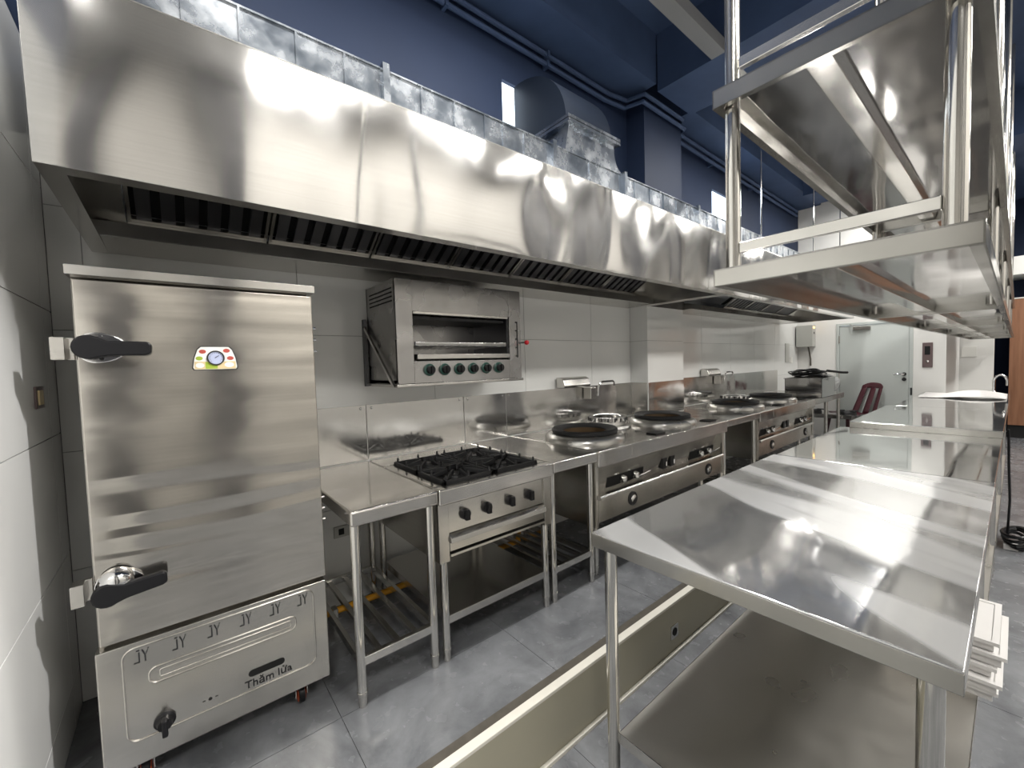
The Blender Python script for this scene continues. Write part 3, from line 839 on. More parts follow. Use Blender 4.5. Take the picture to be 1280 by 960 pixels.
def leg(parent, x, y, z0, z1, r=0.019, name='leg'):
    l = part(name, MB().cyl((x, y, z0 + 0.055), (x, y, z1), r, 18), M['tube'], parent)
    part('foot', MB().lathe([(0.0001, 0), (0.016, 0), (0.018, 0.01), (0.017, 0.045), (r + 0.002, 0.048), (r + 0.002, 0.060), (0.0001, 0.060)], (x, y, z0), 18), M['steel'], l)
    return l


def top_slab(x0, x1, y0, y1, z, lip, m, parent, name='worktop', br=0.011):
    mb = MB()
    mb.box(x0, x1, y0, y1, z - lip, z)
    return part(name, mb, m, parent, bevel=br, seg=3)


def side_table(x0, x1, label, slat_dir, lip=0.062):
    t = thing('side_table', label, 'table', ((x0 + x1) / 2, 2.0, 0), 'side tables in the cooking line')
    top_slab(x0 + 0.0015, x1 - 0.0015, CF, YB - 0.008, CZ, lip, M['steel_counter'], t)
    xa, xb, ya, yb2 = x0 + 0.032, x1 - 0.022, 1.645, 2.38
    for (x, y) in ((xa, ya), (xb, ya), (xa, yb2), (xb, yb2)): leg(t, x, y, 0, CZ - lip)
    zs = 0.165
    part('rail', MB().box(xa, xb, ya - 0.012, ya + 0.012, zs, zs + 0.036), M['tube'], t, bevel=0.002)
    part('rail', MB().box(xa, xb, yb2 - 0.012, yb2 + 0.012, zs, zs + 0.036), M['tube'], t, bevel=0.002)
    part('side_rail', MB().box(xa - 0.01, xa + 0.01, ya, yb2, zs, zs + 0.036), M['tube'], t, bevel=0.002)
    part('side_rail', MB().box(xb - 0.01, xb + 0.01, ya, yb2, zs, zs + 0.036), M['tube'], t, bevel=0.002)
    n = max(2, int((xb - xa) / 0.075))
    for k in range(1, n):
        x = xa + (xb - xa) * k / n
        part('slat', MB().box(x - 0.012, x + 0.012, ya + 0.012, yb2 - 0.012, zs + 0.01, zs + 0.03), M['steel'], t, bevel=0.002)
    return t


side_table(0.488, 0.868, 'narrow stainless side table between the steaming cabinet and the gas stove', 0)
side_table(1.575, 1.955, 'narrow stainless side table between the gas stove and the nearer wok range', 0)
side_table(3.715, 4.435, 'stainless side table between the two wok ranges', 0)

# gas stove ------------------------------------------------------------------
x0, x1 = 0.870, 1.573
t = thing('gas_stove', 'four burner stainless gas stove with black cast iron grates and four black knobs', 'stove', (1.22, 2.0, 0))
top = MB()
gx0, gx1, gy0, gy1 = 0.925, 1.520, 1.650, 2.215
top.box(x0, x1, CF, gy0, CZ - 0.072, CZ).box(x0, x1, gy1, YB - 0.008, CZ - 0.06, CZ).box(x0, gx0, gy0, gy1, CZ - 0.06, CZ).box(gx1, x1, gy0, gy1, CZ - 0.06, CZ)
part('worktop', top, M['steel_counter'], t, bevel=0.008, seg=3)
part('burner_tray', MB().box(gx0, gx1, gy0, gy1, CZ - 0.05, CZ - 0.03), M['iron'], t)
for i in range(2):
    for j in range(2):
        cx = gx0 + (gx1 - gx0) * (0.25 + 0.5 * i); cy = gy0 + (gy1 - gy0) * (0.25 + 0.5 * j)
        hx, hy = (gx1 - gx0) / 4 - 0.006, (gy1 - gy0) / 4 - 0.006
        br = part('burner', MB().lathe([(0.0001, 0), (0.055, 0), (0.060, 0.012), (0.045, 0.020), (0.042, 0.028), (0.0001, 0.030)], (cx, cy, CZ - 0.03), 20), M['iron'], t)
        part('burner_cap', MB().lathe([(0.0001, 0.028), (0.036, 0.028), (0.034, 0.036), (0.0001, 0.038)], (cx, cy, CZ - 0.03), 20), M['iron'], br)
        g = MB(); z = CZ + 0.004; b = 0.008
        g.box(cx - hx, cx + hx, cy - hy, cy - hy + 2 * b, z - 0.012, z + 0.012).box(cx - hx, cx + hx, cy + hy - 2 * b, cy + hy, z - 0.012, z + 0.012)
        g.box(cx - hx, cx - hx + 2 * b, cy - hy, cy + hy, z - 0.012, z + 0.012).box(cx + hx - 2 * b, cx + hx, cy - hy, cy + hy, z - 0.012, z + 0.012)
        for k in range(8):
            a = 2 * PI * k / 8
            ro = (hx if k % 2 == 0 and k % 4 == 0 else hy) if k % 2 == 0 else 1.38 * min(hx, hy)
            c, s = math.cos(a), math.sin(a)
            p = []
            for (rr, zz) in ((0.045, z + 0.006), (ro - 0.01, z - 0.002)):
                for sd in (-1, 1):
                    p.append((cx + c * rr - s * 0.006 * sd, cy + s * rr + c * 0.006 * sd, zz))
            q = [(u[0], u[1], u[2] + (0.026 if i2 < 2 else 0.016)) for i2, u in enumerate(p)]
            g.hexa([p[0], p[1], p[3], p[2], q[0], q[1], q[3], q[2]])
            g.cyl((cx + c * (ro - 0.012), cy + s * (ro - 0.012), z), (cx + c * (ro - 0.012), cy + s * (ro - 0.012), z + 0.034), 0.009, 8, 0.005)
        part('grate', g, M['iron'], t, bevel=0.002, seg=1)
part('control_panel', MB().box(x0 + 0.05, x1 - 0.05, 1.622, 1.64, 0.595, 0.742), M['steel_panel'], t, bevel=0.002)
for xk in (1.017, 1.142, 1.288, 1.418):
    kn = part('knob', MB().lathe([(0.0001, 0), (0.027, 0), (0.026, 0.012), (0.022, 0.020), (0.0001, 0.021)], (xk, 1.622, 0.665), 24, 'y'), M['black'], t)
    part('knob_grip', MB().hexa([(xk - 0.012, 1.588, 0.640), (xk + 0.012, 1.588, 0.640), (xk + 0.013, 1.606, 0.638), (xk - 0.013, 1.606, 0.638),
                                 (xk - 0.007, 1.584, 0.690), (xk + 0.007, 1.584, 0.690), (xk + 0.012, 1.606, 0.690), (xk - 0.012, 1.606, 0.690)]), M['black'], kn, bevel=0.004)
part('side_cheek', MB().box(x0 + 0.004, x0 + 0.055, 1.612, 2.40, 0.47, CZ - 0.072), M['steel_panel'], t, bevel=0.002)
part('side_cheek', MB().box(x1 - 0.055, x1 - 0.004, 1.612, 2.40, 0.47, CZ - 0.072), M['steel_panel'], t, bevel=0.002)
dt = part('drip_tray', MB().prism([(1.640, 0.596), (1.596, 0.578), (1.592, 0.556), (1.64, 0.556)], 'x', x0 + 0.057, x1 - 0.057), M['steel'], t, bevel=0.002)
part('tray_front', MB().box(x0 + 0.057, x1 - 0.057, 1.614, 1.64, 0.512, 0.552), M['steel_panel'], t, bevel=0.002)
part('tray_bottom', MB().box(x0 + 0.057, x1 - 0.057, 1.605, 2.38, 0.492, 0.503), M['steel'], t)
part('rear_panel', MB().box(x0 + 0.057, x1 - 0.057, 2.385, 2.40, 0.50, CZ - 0.07), M['steel_dark'], t)
for (x, y) in ((x0 + 0.038, 1.645), (x1 - 0.030, 1.645), (x0 + 0.038, 2.37), (x1 - 0.030, 2.37)): leg(t, x, y, 0, 0.472)
part('lower_shelf', MB().box(x0 + 0.045, x1 - 0.04, 1.635, 2.37, 0.168, 0.207), M['steel'], t, bevel=0.003)

# wok ranges ------------------------------------------------------------------
WX0, WX1 = 1.957, 3.712


def wok_range(label):
    x0, x1 = WX0, WX1
    t = thing('wok_range', label, 'range', (x0, 2.0, 0), 'two burner wok ranges')
    part('worktop', MB().box(x0, x1, CF, YB - 0.008, CZ - 0.10, CZ), M['steel_counter'], t, bevel=0.010, seg=3)
    part('front_rim', MB().box(x0 + 0.34, x1 - 0.48, CF - 0.004, CF + 0.002, CZ - 0.075, CZ - 0.001), M['steel_counter'], t, bevel=0.001)
    for (cx, cy) in ((x0 + 0.285, 1.945), (x0 + 1.30, 1.945)):
        d = part('burner_dome', MB().lathe([(0.282, 0), (0.281, 0.012), (0.277, 0.028), (0.262, 0.044), (0.240, 0.052), (0.215, 0.052), (0.19, 0.04), (0.19, 0.0)], (cx, cy, CZ - 0.002), 48), M['satin'], t)
        part('wok_ring', MB().lathe([(0.152, 0.006), (0.152, 0.014), (0.160, 0.018), (0.222, 0.032), (0.232, 0.025), (0.228, 0.003), (0.212, -0.002)], (cx, cy, CZ + 0.051), 48), M['iron'], d, label='black cast iron wok ring')
        part('fire_well', MB().lathe([(0.153, 0.048), (0.150, 0.020), (0.13, -0.002), (0.0001, -0.006)], (cx, cy, CZ + 0.012), 32, closed=False), M['bronze'], d)
        part('burner_jet', MB().lathe([(0.0001, 0.012), (0.05, 0.012), (0.06, 0.0), (0.0001, 0)], (cx, cy, CZ + 0.008), 20), M['iron'], d)
    px, py = x0 + 0.85, 2.18
    p = part('water_pot', MB().lathe([(0.195, 0), (0.185, 0.02), (0.150, 0.028), (0.145, 0.05), (0.14, 0.05), (0.13, 0.0)], (px, py, CZ - 0.002), 36), M['satin'], t)
    part('pot_ring', MB().lathe([(0.125, 0.0), (0.158, 0.0), (0.160, 0.034), (0.140, 0.038), (0.120, 0.030)], (px, py, CZ + 0.052), 36), M['chrome'], p)
    for k in range(18):
        a = 2 * PI * k / 18
        part('ring_notch', MB().cyl((px + 0.157 * math.cos(a), py + 0.157 * math.sin(a), CZ + 0.055), (px + 0.157 * math.cos(a), py + 0.157 * math.sin(a), CZ + 0.084), 0.008, 6), M['iron'], p)
    part('drain_cover', MB().box(x0 + 0.72, x0 + 0.84, 1.645, 1.73, CZ, CZ + 0.012), M['iron'], t, bevel=0.002)
    part('drain_cover', MB().box(x1 - 0.17, x1 - 0.06, 1.66, 1.76, CZ, CZ + 0.008), M['iron'], t, bevel=0.002)
    # front
    part('control_panel', MB().hexa([(x0 + 0.02, 1.665, 0.515), (x1 - 0.07, 1.665, 0.515), (x1 - 0.07, 1.70, 0.515), (x0 + 0.02, 1.70, 0.515),
                                     (x0 + 0.02, 1.625, 0.715), (x1 - 0.07, 1.625, 0.715), (x1 - 0.07, 1.70, 0.715), (x0 + 0.02, 1.70, 0.715)]), M['steel_panel'], t)
    part('end_cheek', MB().box(x0, x0 + 0.022, 1.615, 2.40, 0.33, 0.715), M['steel_panel'], t, bevel=0.002)
    part('end_cheek', MB().box(x1 - 0.072, x1 - 0.05, 1.605, 2.40, 0.36, 0.715), M['steel_panel'], t, bevel=0.002)
    part('pipe_ledge', MB().prism([(1.665, 0.530), (1.602, 0.528), (1.592, 0.520), (1.592, 0.502), (1.665, 0.502)], 'x', x0 + 0.022, x1 - 0.072), M['steel'], t, bevel=0.002)
    part('lower_panel', MB().box(x0 + 0.022, x1 - 0.072, 1.612, 1.63, 0.362, 0.502), M['steel_panel'], t, bevel=0.002)
    part('base_tray', MB().box(x0 + 0.022, x1 - 0.072, 1.632, 2.40, 0.355, 0.365), M['steel_dark'], t)
    part('rear_panel', MB().box(x0 + 0.022, x1 - 0.072, 2.385, 2.40, 0.365, 0.71), M['steel_dark'], t)

    def yp(z): return 1.665 - (z - 0.515) / 0.2 * 0.04
    for sx_ in (x0 + 0.15, x0 + 1.20):
        sl = part('valve_slot', MB().hexa([(sx_, yp(0.545) - 0.004, 0.545), (sx_ + 0.40, yp(0.545) - 0.004, 0.545), (sx_ + 0.40, yp(0.545) + 0.004, 0.545), (sx_, yp(0.545) + 0.004, 0.545),
                                           (sx_, yp(0.612) - 0.004, 0.612), (sx_ + 0.40, yp(0.612) - 0.004, 0.612), (sx_ + 0.40, yp(0.612) + 0.004, 0.612), (sx_, yp(0.612) + 0.004, 0.612)]), M['void'], t)
        for k, xv in enumerate((sx_ + 0.145, sx_ + 0.285)):
            v = part('valve', MB().lathe([(0.0001, 0), (0.024, 0), (0.026, 0.02), (0.022, 0.035), (0.012, 0.042), (0.0001, 0.043)], (xv, yp(0.58) - 0.004, 0.58), 18, 'y'), M['chrome'], sl)
            if k == 1:
                part('valve_handle', MB().tube([(xv, yp(0.58) - 0.045, 0.58), (xv + 0.05, yp(0.58) - 0.050, 0.583), (xv + 0.13, yp(0.58) - 0.050, 0.592)], 0.006, 8), M['chrome'], v) if False else \
                    part('valve_handle', MB().tube([(xv, yp(0.58) - 0.045, 0.58), (xv + 0.05, yp(0.58) - 0.050, 0.583), (xv + 0.13, yp(0.58) - 0.050, 0.592)], 0.006, 8), M['chrome'], sl)
    for xs_ in (x0 + 0.815, x0 + 0.925):
        sw = part('switch', MB().box(xs_ - 0.033, xs_ + 0.033, yp(0.6) - 0.012, yp(0.6) + 0.012, 0.553, 0.630), M['black'], t, bevel=0.003)
        part('switch_key', MB().box(xs_ + 0.002, xs_ + 0.016, yp(0.6) - 0.020, yp(0.6) - 0.012, 0.570, 0.604), M['chrome'], sw, bevel=0.002)
    for xk in (x0 + 0.37, x0 + 1.44):
        kn = part('pilot_port', MB().lathe([(0.030, 0), (0.046, 0), (0.046, 0.006), (0.040, 0.010), (0.030, 0.006)], (xk, 1.612, 0.437), 28, 'y'), M['iron'], t)
        part('port_lens', MB().lathe([(0.0001, 0.0), (0.030, 0.0), (0.026, 0.012), (0.0001, 0.014)], (xk, 1.612, 0.437), 20, 'y'), M['chrome'], kn)
    for (x, y) in ((x0 + 0.06, 1.68), (x1 - 0.028, 1.64), (x0 + 0.06, 2.36), (x1 - 0.028, 2.36), (x0 + 1.44, 1.68)): leg(t, x, y, 0, 0.36 if x < x1 - 0.1 else 0.712)
    # water box and swing tap on the splash back
    bxm = part('water_box', MB().prism([(2.425, 1.145), (2.335, 1.145), (2.325, 1.165), (2.345, 1.215), (2.375, 1.232), (2.425, 1.232)], 'x', x0 + 0.50, x0 + 0.82), M['steel'], t, bevel=0.004)
    tp = part('swing_tap', MB().tube([(x0 + 0.93, 2.36, 1.055), (x0 + 0.93, 2.34, 1.06), (x0 + 0.93, 2.335, 1.12), (x0 + 0.945, 2.332, 1.16), (x0 + 0.975, 2.33, 1.178), (x0 + 1.13, 2.33, 1.178), (x0 + 1.15, 2.33, 1.165), (x0 + 1.152, 2.33, 1.135)], 0.0095, 10), M['chrome'], t)
    part('tap_body', MB().box(x0 + 0.84, x0 + 0.915, 2.345, 2.43, 1.03, 1.135), M['steel'], tp, bevel=0.006)
    part('tap_lug', MB().lathe([(0.0001, 0), (0.020, 0), (0.020, 0.03), (0.0001, 0.03)], (x0 + 0.93, 2.437 - 0.03, 1.055), 14, 'y'), M['chrome'], tp)
    return t


r1 = wok_range('stainless two burner wok range beyond the gas stove, the nearer of the two')
r2 = copy_tree(r1)
r2.location = (4.440, 2.0, 0)
r2['label'] = 'stainless two burner wok range farther along, beyond the wide side table'

# end table, box, wire coil, bag -----------------------------------------------
t = thing('end_table', 'stainless table ending the cooking line, a steel box on top', 'table', (6.85, 2.0, 0))
x0, x1 = 6.20, 7.53
part('worktop', MB().box(x0, x1, CF, YB - 0.008, CZ - 0.075, CZ), M['steel_counter'], t, bevel=0.005)
for (x, y) in ((x0 + 0.05, 1.645), (x0 + 0.66, 1.645), (x1 - 0.05, 1.645), (x0 + 0.05, 2.37), (x1 - 0.05, 2.37)): leg(t, x, y, 0, CZ - 0.075, 0.022)
part('rail', MB().box(x0 + 0.05, x1 - 0.05, 2.36, 2.38, 0.165, 0.20), M['tube'], t)

t = thing('steel_box', 'shiny open steel box standing on the end table under a black cable', 'container', (6.62, 1.76, CZ))
bx0, bx1, by0, by1, bz = 6.33, 6.92, 1.56, 1.97, 1.055
for (a, b_, c, d) in ((bx0, bx0 + 0.006, by0, by1), (bx1 - 0.006, bx1, by0, by1), (bx0, bx1, by0, by0 + 0.006), (bx0, bx1, by1 - 0.006, by1)):
    part('side_panel', MB().box(a, b_, c, d, CZ, bz), M['steel_shelf'], t)
part('floor_panel', MB().box(bx0, bx1, by0, by1, CZ, CZ + 0.006), M['steel_shelf'], t)
part('rim', MB().box(bx0 - 0.012, bx1 + 0.012, by0 - 0.012, by0 + 0.008, bz, bz + 0.008).box(bx0 - 0.012, bx1 + 0.012, by1 - 0.008, by1 + 0.012, bz, bz + 0.008)
     .box(bx0 - 0.012, bx0 + 0.008, by0, by1, bz, bz + 0.008).box(bx1 - 0.008, bx1 + 0.012, by0, by1, bz, bz + 0.008), M['steel_shelf'], t)
mb = MB()
for k in range(9):
    rx, ry = random.uniform(0.15, 0.26), random.uniform(0.12, 0.20)
    ox, oy = 6.60 + random.uniform(-0.07, 0.05), 1.77 + random.uniform(-0.05, 0.06)
    pts = []
    for j in range(25):
        a = 2 * PI * j / 24
        pts.append((ox + rx * math.cos(a), oy + ry * math.sin(a), bz + 0.022 + 0.010 * k + 0.014 * math.sin(2 * a + k)))
    mb.tube(pts, 0.008, 6)
mb.tube([(6.80, 1.62, bz + 0.09), (6.98, 1.50, bz + 0.06), (7.08, 1.46, bz + 0.055)], 0.016, 8)
solo('cable_coil', mb, M['black'], 'tangled black cable coil heaped on the open steel box', 'cable')
mb = MB()
def bagf(u, v):
    a = 2 * PI * u
    ph = PI * (0.02 + 0.96 * v)
    r = math.sin(ph) * (1 + 0.13 * math.sin(5 * a + 4 * v) + 0.08 * math.sin(9 * a - 7 * v))
    return (7.16 + 0.20 * r * math.cos(a), 1.72 + 0.14 * r * math.sin(a), CZ + 0.125 - 0.122 * math.cos(ph) + (0.03 * math.sin(3 * a) if v > 0.55 else 0))
mb.sheet(bagf, 40, 18)
solo('plastic_bag', mb, M['bag'], 'crumpled clear plastic bag lying beside the steel box', 'bag')

# low stove behind the end table, chair --------------------------------------------
t = thing('low_stove', 'low steel stove with two black burners between end table and maroon chair', 'stove', (7.85, 1.9, 0))
lx0, lx1, ly0, ly1, lz = 7.55, 7.79, 1.33, 2.25, 0.47
part('worktop', MB().box(lx0, lx1, ly0, ly1, lz - 0.06, lz), M['steel_shelf'], t, bevel=0.004)
for y in (1.58, 2.00):
    br = part('burner', MB().lathe([(0.05, 0), (0.11, 0), (0.11, 0.03), (0.10, 0.045), (0.05, 0.03)], (7.67, y, lz), 24), M['iron'], t)
    for k in range(4):
        a = PI / 4 + PI / 2 * k
        part('pan_support', MB().tube([(7.67 + 0.05 * math.cos(a), y + 0.06 * math.sin(a), lz + 0.055), (7.67 + 0.115 * math.cos(a), y + 0.16 * math.sin(a), lz + 0.05)], 0.010, 6), M['iron'], br)
for (x, y) in ((lx0 + 0.03, ly0 + 0.03), (lx1 - 0.03, ly0 + 0.03), (lx0 + 0.03, ly1 - 0.03), (lx1 - 0.03, ly1 - 0.03)):
    part('leg', MB().box(x - 0.02, x + 0.02, y - 0.02, y + 0.02, 0, lz - 0.06), M['steel'], t)
part('front_panel', MB().box(lx0 + 0.05, lx1 - 0.05, ly0 + 0.05, ly0 + 0.06, lz - 0.16, lz - 0.06), M['void'], t)

t = thing('plastic_chair', 'maroon plastic chair with slotted back standing before the white door', 'chair', (8.12, 1.63, 0))
ch = Matrix.Translation((8.12, 1.63, 0)) @ Matrix.Rotation(math.radians(232), 4, 'Z')
def seatf(u, v):
    x = (u - 0.5) * 0.42; y = (v - 0.5) * 0.42
    return (x * (0.9 + 0.1 * v), y, 0.43 + 0.03 * (abs(x) / 0.21) ** 2 - 0.012 * math.sin(PI * v))
part('seat', MB().sheet(seatf, 12, 12).xf(ch), M['red'], t, solid=0.008)
def backpt(x, z):
    s = (z - 0.43) / 0.47
    return (x * (1 - 0.15 * s), 0.20 + 0.16 * s + 0.03 * (1 - (x / 0.2) ** 2), z)
def strip(xa0, xa1, xb0, xb1, za, zb, n=8):
    def f(u, v):
        z = za + (zb - za) * u
        xl = xa0 + (xb0 - xa0) * u; xr = xa1 + (xb1 - xa1) * u
        return backpt(xl + (xr - xl) * v, z)
    return MB().sheet(f, n, 3).xf(ch)
for (a0, a1) in ((-0.21, -0.125), (-0.05, 0.05), (0.125, 0.21)):
    part('back_slat', strip(a0, a1, a0 * 0.95, a1 * 0.95, 0.42, 0.84), M['red'], t, solid=0.009)
def crest(u, v):
    x = (u - 0.5) * 0.42
    return backpt(x * 0.97, 0.82 + v * (0.085 - 0.05 * (abs(x) / 0.21) ** 3))
part('back_crest', MB().sheet(crest, 12, 3).xf(ch), M['red'], t, solid=0.009)
for (sx_, sy_) in ((-1, -1), (1, -1), (-1, 1), (1, 1)):
    xt, yt = 0.185 * sx_, 0.185 * sy_; xb_, yb_ = 0.225 * sx_, 0.235 * sy_
    part('leg', MB().hexa([(xb_ - 0.018, yb_ - 0.018, 0), (xb_ + 0.018, yb_ - 0.018, 0), (xb_ + 0.018, yb_ + 0.018, 0), (xb_ - 0.018, yb_ + 0.018, 0),
                           (xt - 0.028, yt - 0.028, 0.44), (xt + 0.028, yt - 0.028, 0.44), (xt + 0.028, yt + 0.028, 0.44), (xt - 0.028, yt + 0.028, 0.44)]).xf(ch), M['red'], t, bevel=0.004)

# ------------------------------------------------------------------ salamander grill on its wall shelf
t = thing('wall_shelf', 'stainless wall bracket shelf holding up the grill', 'shelf', (1.3, 2.25, 1.25))
part('shelf_board', MB().box(0.885, 1.745, 2.015, YB - 0.002, 1.250, 1.266), M['steel'], t, bevel=0.003)
for x in (0.882, 1.735):
    br = part('bracket', MB().box(x - 0.012, x + 0.004, YB - 0.03, YB - 0.001, 1.25, 1.64), M['steel_dark'], t)
    part('brace', MB().hexa([(x - 0.012, 2.02, 1.255), (x, 2.02, 1.255), (x, 2.045, 1.255), (x - 0.012, 2.045, 1.255),
                             (x - 0.012, YB - 0.03, 1.60), (x, YB - 0.03, 1.60), (x, YB - 0.005, 1.60), (x - 0.012, YB - 0.005, 1.60)]), M['steel'], br)
t = thing('salamander_grill', 'open fronted salamander grill with six green ringed knobs on the wall shelf', 'grill', (1.3, 2.23, 1.267))
a0, a1, f0, b1, z0, z1 = 0.895, 1.735, 2.02, 2.42, 1.267, 1.815
part('side_panel', MB().box(a0, a0 + 0.012, f0 + 0.004, b1, z0, z1 - 0.01), M['salamander'], t, bevel=0.002)
part('side_panel', MB().box(a1 - 0.012, a1, f0 + 0.004, b1, z0, z1 - 0.01), M['salamander'], t, bevel=0.002)
for k in range(4):
    z = z1 - 0.05 - 0.022 * k
    part('vent_slot', MB().box(a0 - 0.002, a0 + 0.004, f0 + 0.04, b1 - 0.05, z, z + 0.007), M['void'], t)
part('top_panel', MB().box(a0, a1, f0 + 0.004, b1, z1 - 0.012, z1), M['salamander'], t, bevel=0.002)
part('back_panel', MB().box(a0, a1, b1 - 0.01, b1, z0, z1), M['salamander'], t)
part('floor_panel', MB().box(a0, a1, f0 + 0.02, b1, z0, z0 + 0.02), M['salamander'], t)
part('front_post', MB().box(a0, a0 + 0.094, f0, f0 + 0.02, z0, z1), M['salamander'], t, bevel=0.003)
rp = part('front_post', MB().box(a1 - 0.093, a1, f0, f0 + 0.02, z0, z1), M['salamander'], t, bevel=0.003)
part('header', MB().box(a0 + 0.094, a1 - 0.093, f0 + 0.004, f0 + 0.03, z1 - 0.165, z1 - 0.005), M['salamander'], t, bevel=0.002)
part('header_lip', MB().box(a0 + 0.094, a1 - 0.11, f0 - 0.008, f0 + 0.02, z1 - 0.180, z1 - 0.165), M['steel'], t, bevel=0.002)
part('inner_wall', MB().box(a0 + 0.094, a0 + 0.10, f0 + 0.02, b1 - 0.01, z0 + 0.13, z1 - 0.16), M['steel_dark'], t)
part('inner_wall', MB().box(a1 - 0.10, a1 - 0.094, f0 + 0.02, b1 - 0.01, z0 + 0.13, z1 - 0.16), M['steel_dark'], t)
part('heater', MB().box(a0 + 0.1, a1 - 0.1, f0 + 0.05, b1 - 0.05, z1 - 0.20, z1 - 0.185), M['iron'], t)
rk = MB()
for k in range(12):
    x = a0 + 0.13 + (a1 - a0 - 0.26) * k / 11
    rk.box(x - 0.003, x + 0.003, f0 + 0.01, b1 - 0.03, z0 + 0.197, z0 + 0.203)
part('rack_rail', MB().box(a0 + 0.104, a1 - 0.125, f0 - 0.004, f0 + 0.02, z0 + 0.200, z0 + 0.222), M['chrome'], t, bevel=0.003)
part('rack', rk, M['chrome'], t)
part('drip_tray', MB().box(a0 + 0.11, a1 - 0.10, f0 - 0.008, b1 - 0.03, z0 + 0.128, z0 + 0.156), M['steel'], t, bevel=0.003)
part('control_panel', MB().box(a0 + 0.094, a1 - 0.093, f0 + 0.002, f0 + 0.02, z0, z0 + 0.118), M['salamander'], t, bevel=0.002)
for k in range(6):
    x = 1.075 + k * 0.0945
    kn = part('knob', MB().lathe([(0.0001, 0), (0.033, 0), (0.033, 0.008), (0.028, 0.012), (0.0001, 0.013)], (x, f0 + 0.002, z0 + 0.070), 24, 'y'), M['knob_green'], t)
    part('knob_grip', MB().lathe([(0.0001, 0.012), (0.024, 0.012), (0.022, 0.032), (0.0001, 0.034)], (x, f0 + 0.002, z0 + 0.070), 20, 'y'), M['black'], kn)
    part('knob_bar', MB().box(x - 0.006, x + 0.006, f0 - 0.040, f0 - 0.028, z0 + 0.049, z0 + 0.091), M['black'], kn, bevel=0.003)
ls = MB().box(a1 - 0.035, a1 - 0.027, f0 - 0.001, f0 + 0.001, z0 + 0.130, z0 + 0.355)
for k in range(5): ls.box(a1 - 0.046, a1 - 0.027, f0 - 0.001, f0 + 0.001, z0 + 0.135 + 0.053 * k, z0 + 0.144 + 0.053 * k)
part('height_slot', ls, M['void'], rp)
lv = part('lever', MB().cyl((a1 - 0.03, f0, z0 + 0.222), (a1 - 0.0, f0 - 0.045, z0 + 0.222), 0.005, 8), M['chrome'], t)
part('lever_ball', MB().lathe([(0.0001, -0.016), (0.011, -0.012), (0.016, 0), (0.011, 0.012), (0.0001, 0.016)], (a1 + 0.005, f0 - 0.05, z0 + 0.222), 16), M['redball'], lv)

# ------------------------------------------------------------------ prep tables of the island
def prep_table(x0, x1, y0, y1, z, label, lip=0.052, shelf_z=-0.02, m='steel_mirror'):
    t = thing('prep_table', label, 'table', ((x0 + x1) / 2, (y0 + y1) / 2, FL), 'stainless prep tables in the island row')
    part('tabletop', MB().box(x0, x1, y0, y1, z - 0.007, z), M[m], t, bevel=0.003, seg=3)
    part('turned_edge', MB().box(x0, x1, y0, y1, z - lip, z - 0.006), M['lip'], t, bevel=0.002)
    xa, xb, ya, yb2 = x0 + 0.05, x1 - 0.05, y0 + 0.05, y1 - 0.045
    for (x, y) in ((xa, ya), (xb, ya), (xa, yb2), (xb, yb2)): leg(t, x, y, FL, z - lip, 0.0225)
    s = part('lower_shelf', MB().box(xa + 0.005, xb - 0.005, ya - 0.025, yb2 - 0.02, shelf_z - 0.004, shelf_z), M['steel_low'], t)
    part('shelf_lip', MB().box(xa + 0.005, xb - 0.005, ya - 0.027, ya - 0.024, shelf_z - 0.04, shelf_z).box(xa + 0.005, xb - 0.005, yb2 - 0.021, yb2 - 0.018, shelf_z - 0.04, shelf_z)
         .box(xa + 0.003, xa + 0.006, ya - 0.025, yb2 - 0.02, shelf_z - 0.04, shelf_z).box(xb - 0.006, xb - 0.003, ya - 0.025, yb2 - 0.02, shelf_z - 0.04, shelf_z), M['steel'], s)
    return t


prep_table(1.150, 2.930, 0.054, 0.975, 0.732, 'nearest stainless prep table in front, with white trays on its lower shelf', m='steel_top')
prep_table(2.934, 4.440, 0.056, 0.960, 0.732, 'second stainless prep table, butted against the nearest one')
prep_table(4.443, 6.040, 0.052, 0.900, 0.784, 'third stainless prep table, its top a step higher than the second')
t4 = prep_table(6.043, 8.380, 0.050, 0.850, 0.784, 'farthest stainless prep table, with white foam sheet and tap at its end')
tp = part('tap', MB().tube([(8.12, 0.185, 0.784), (8.12, 0.185, 0.95)] + [(8.12, 0.185 - 0.055 + 0.055 * math.cos(a), 0.95 + 0.085 * math.sin(a)) for a in [PI * k / 10 for k in range(11)]] + [(8.12, 0.075, 0.90)], 0.013, 10), M['chrome'], t4)
part('tap_base', MB().lathe([(0.0001, 0), (0.03, 0), (0.026, 0.03), (0.016, 0.05), (0.0001, 0.05)], (8.12, 0.185, 0.784), 18), M['chrome'], tp)

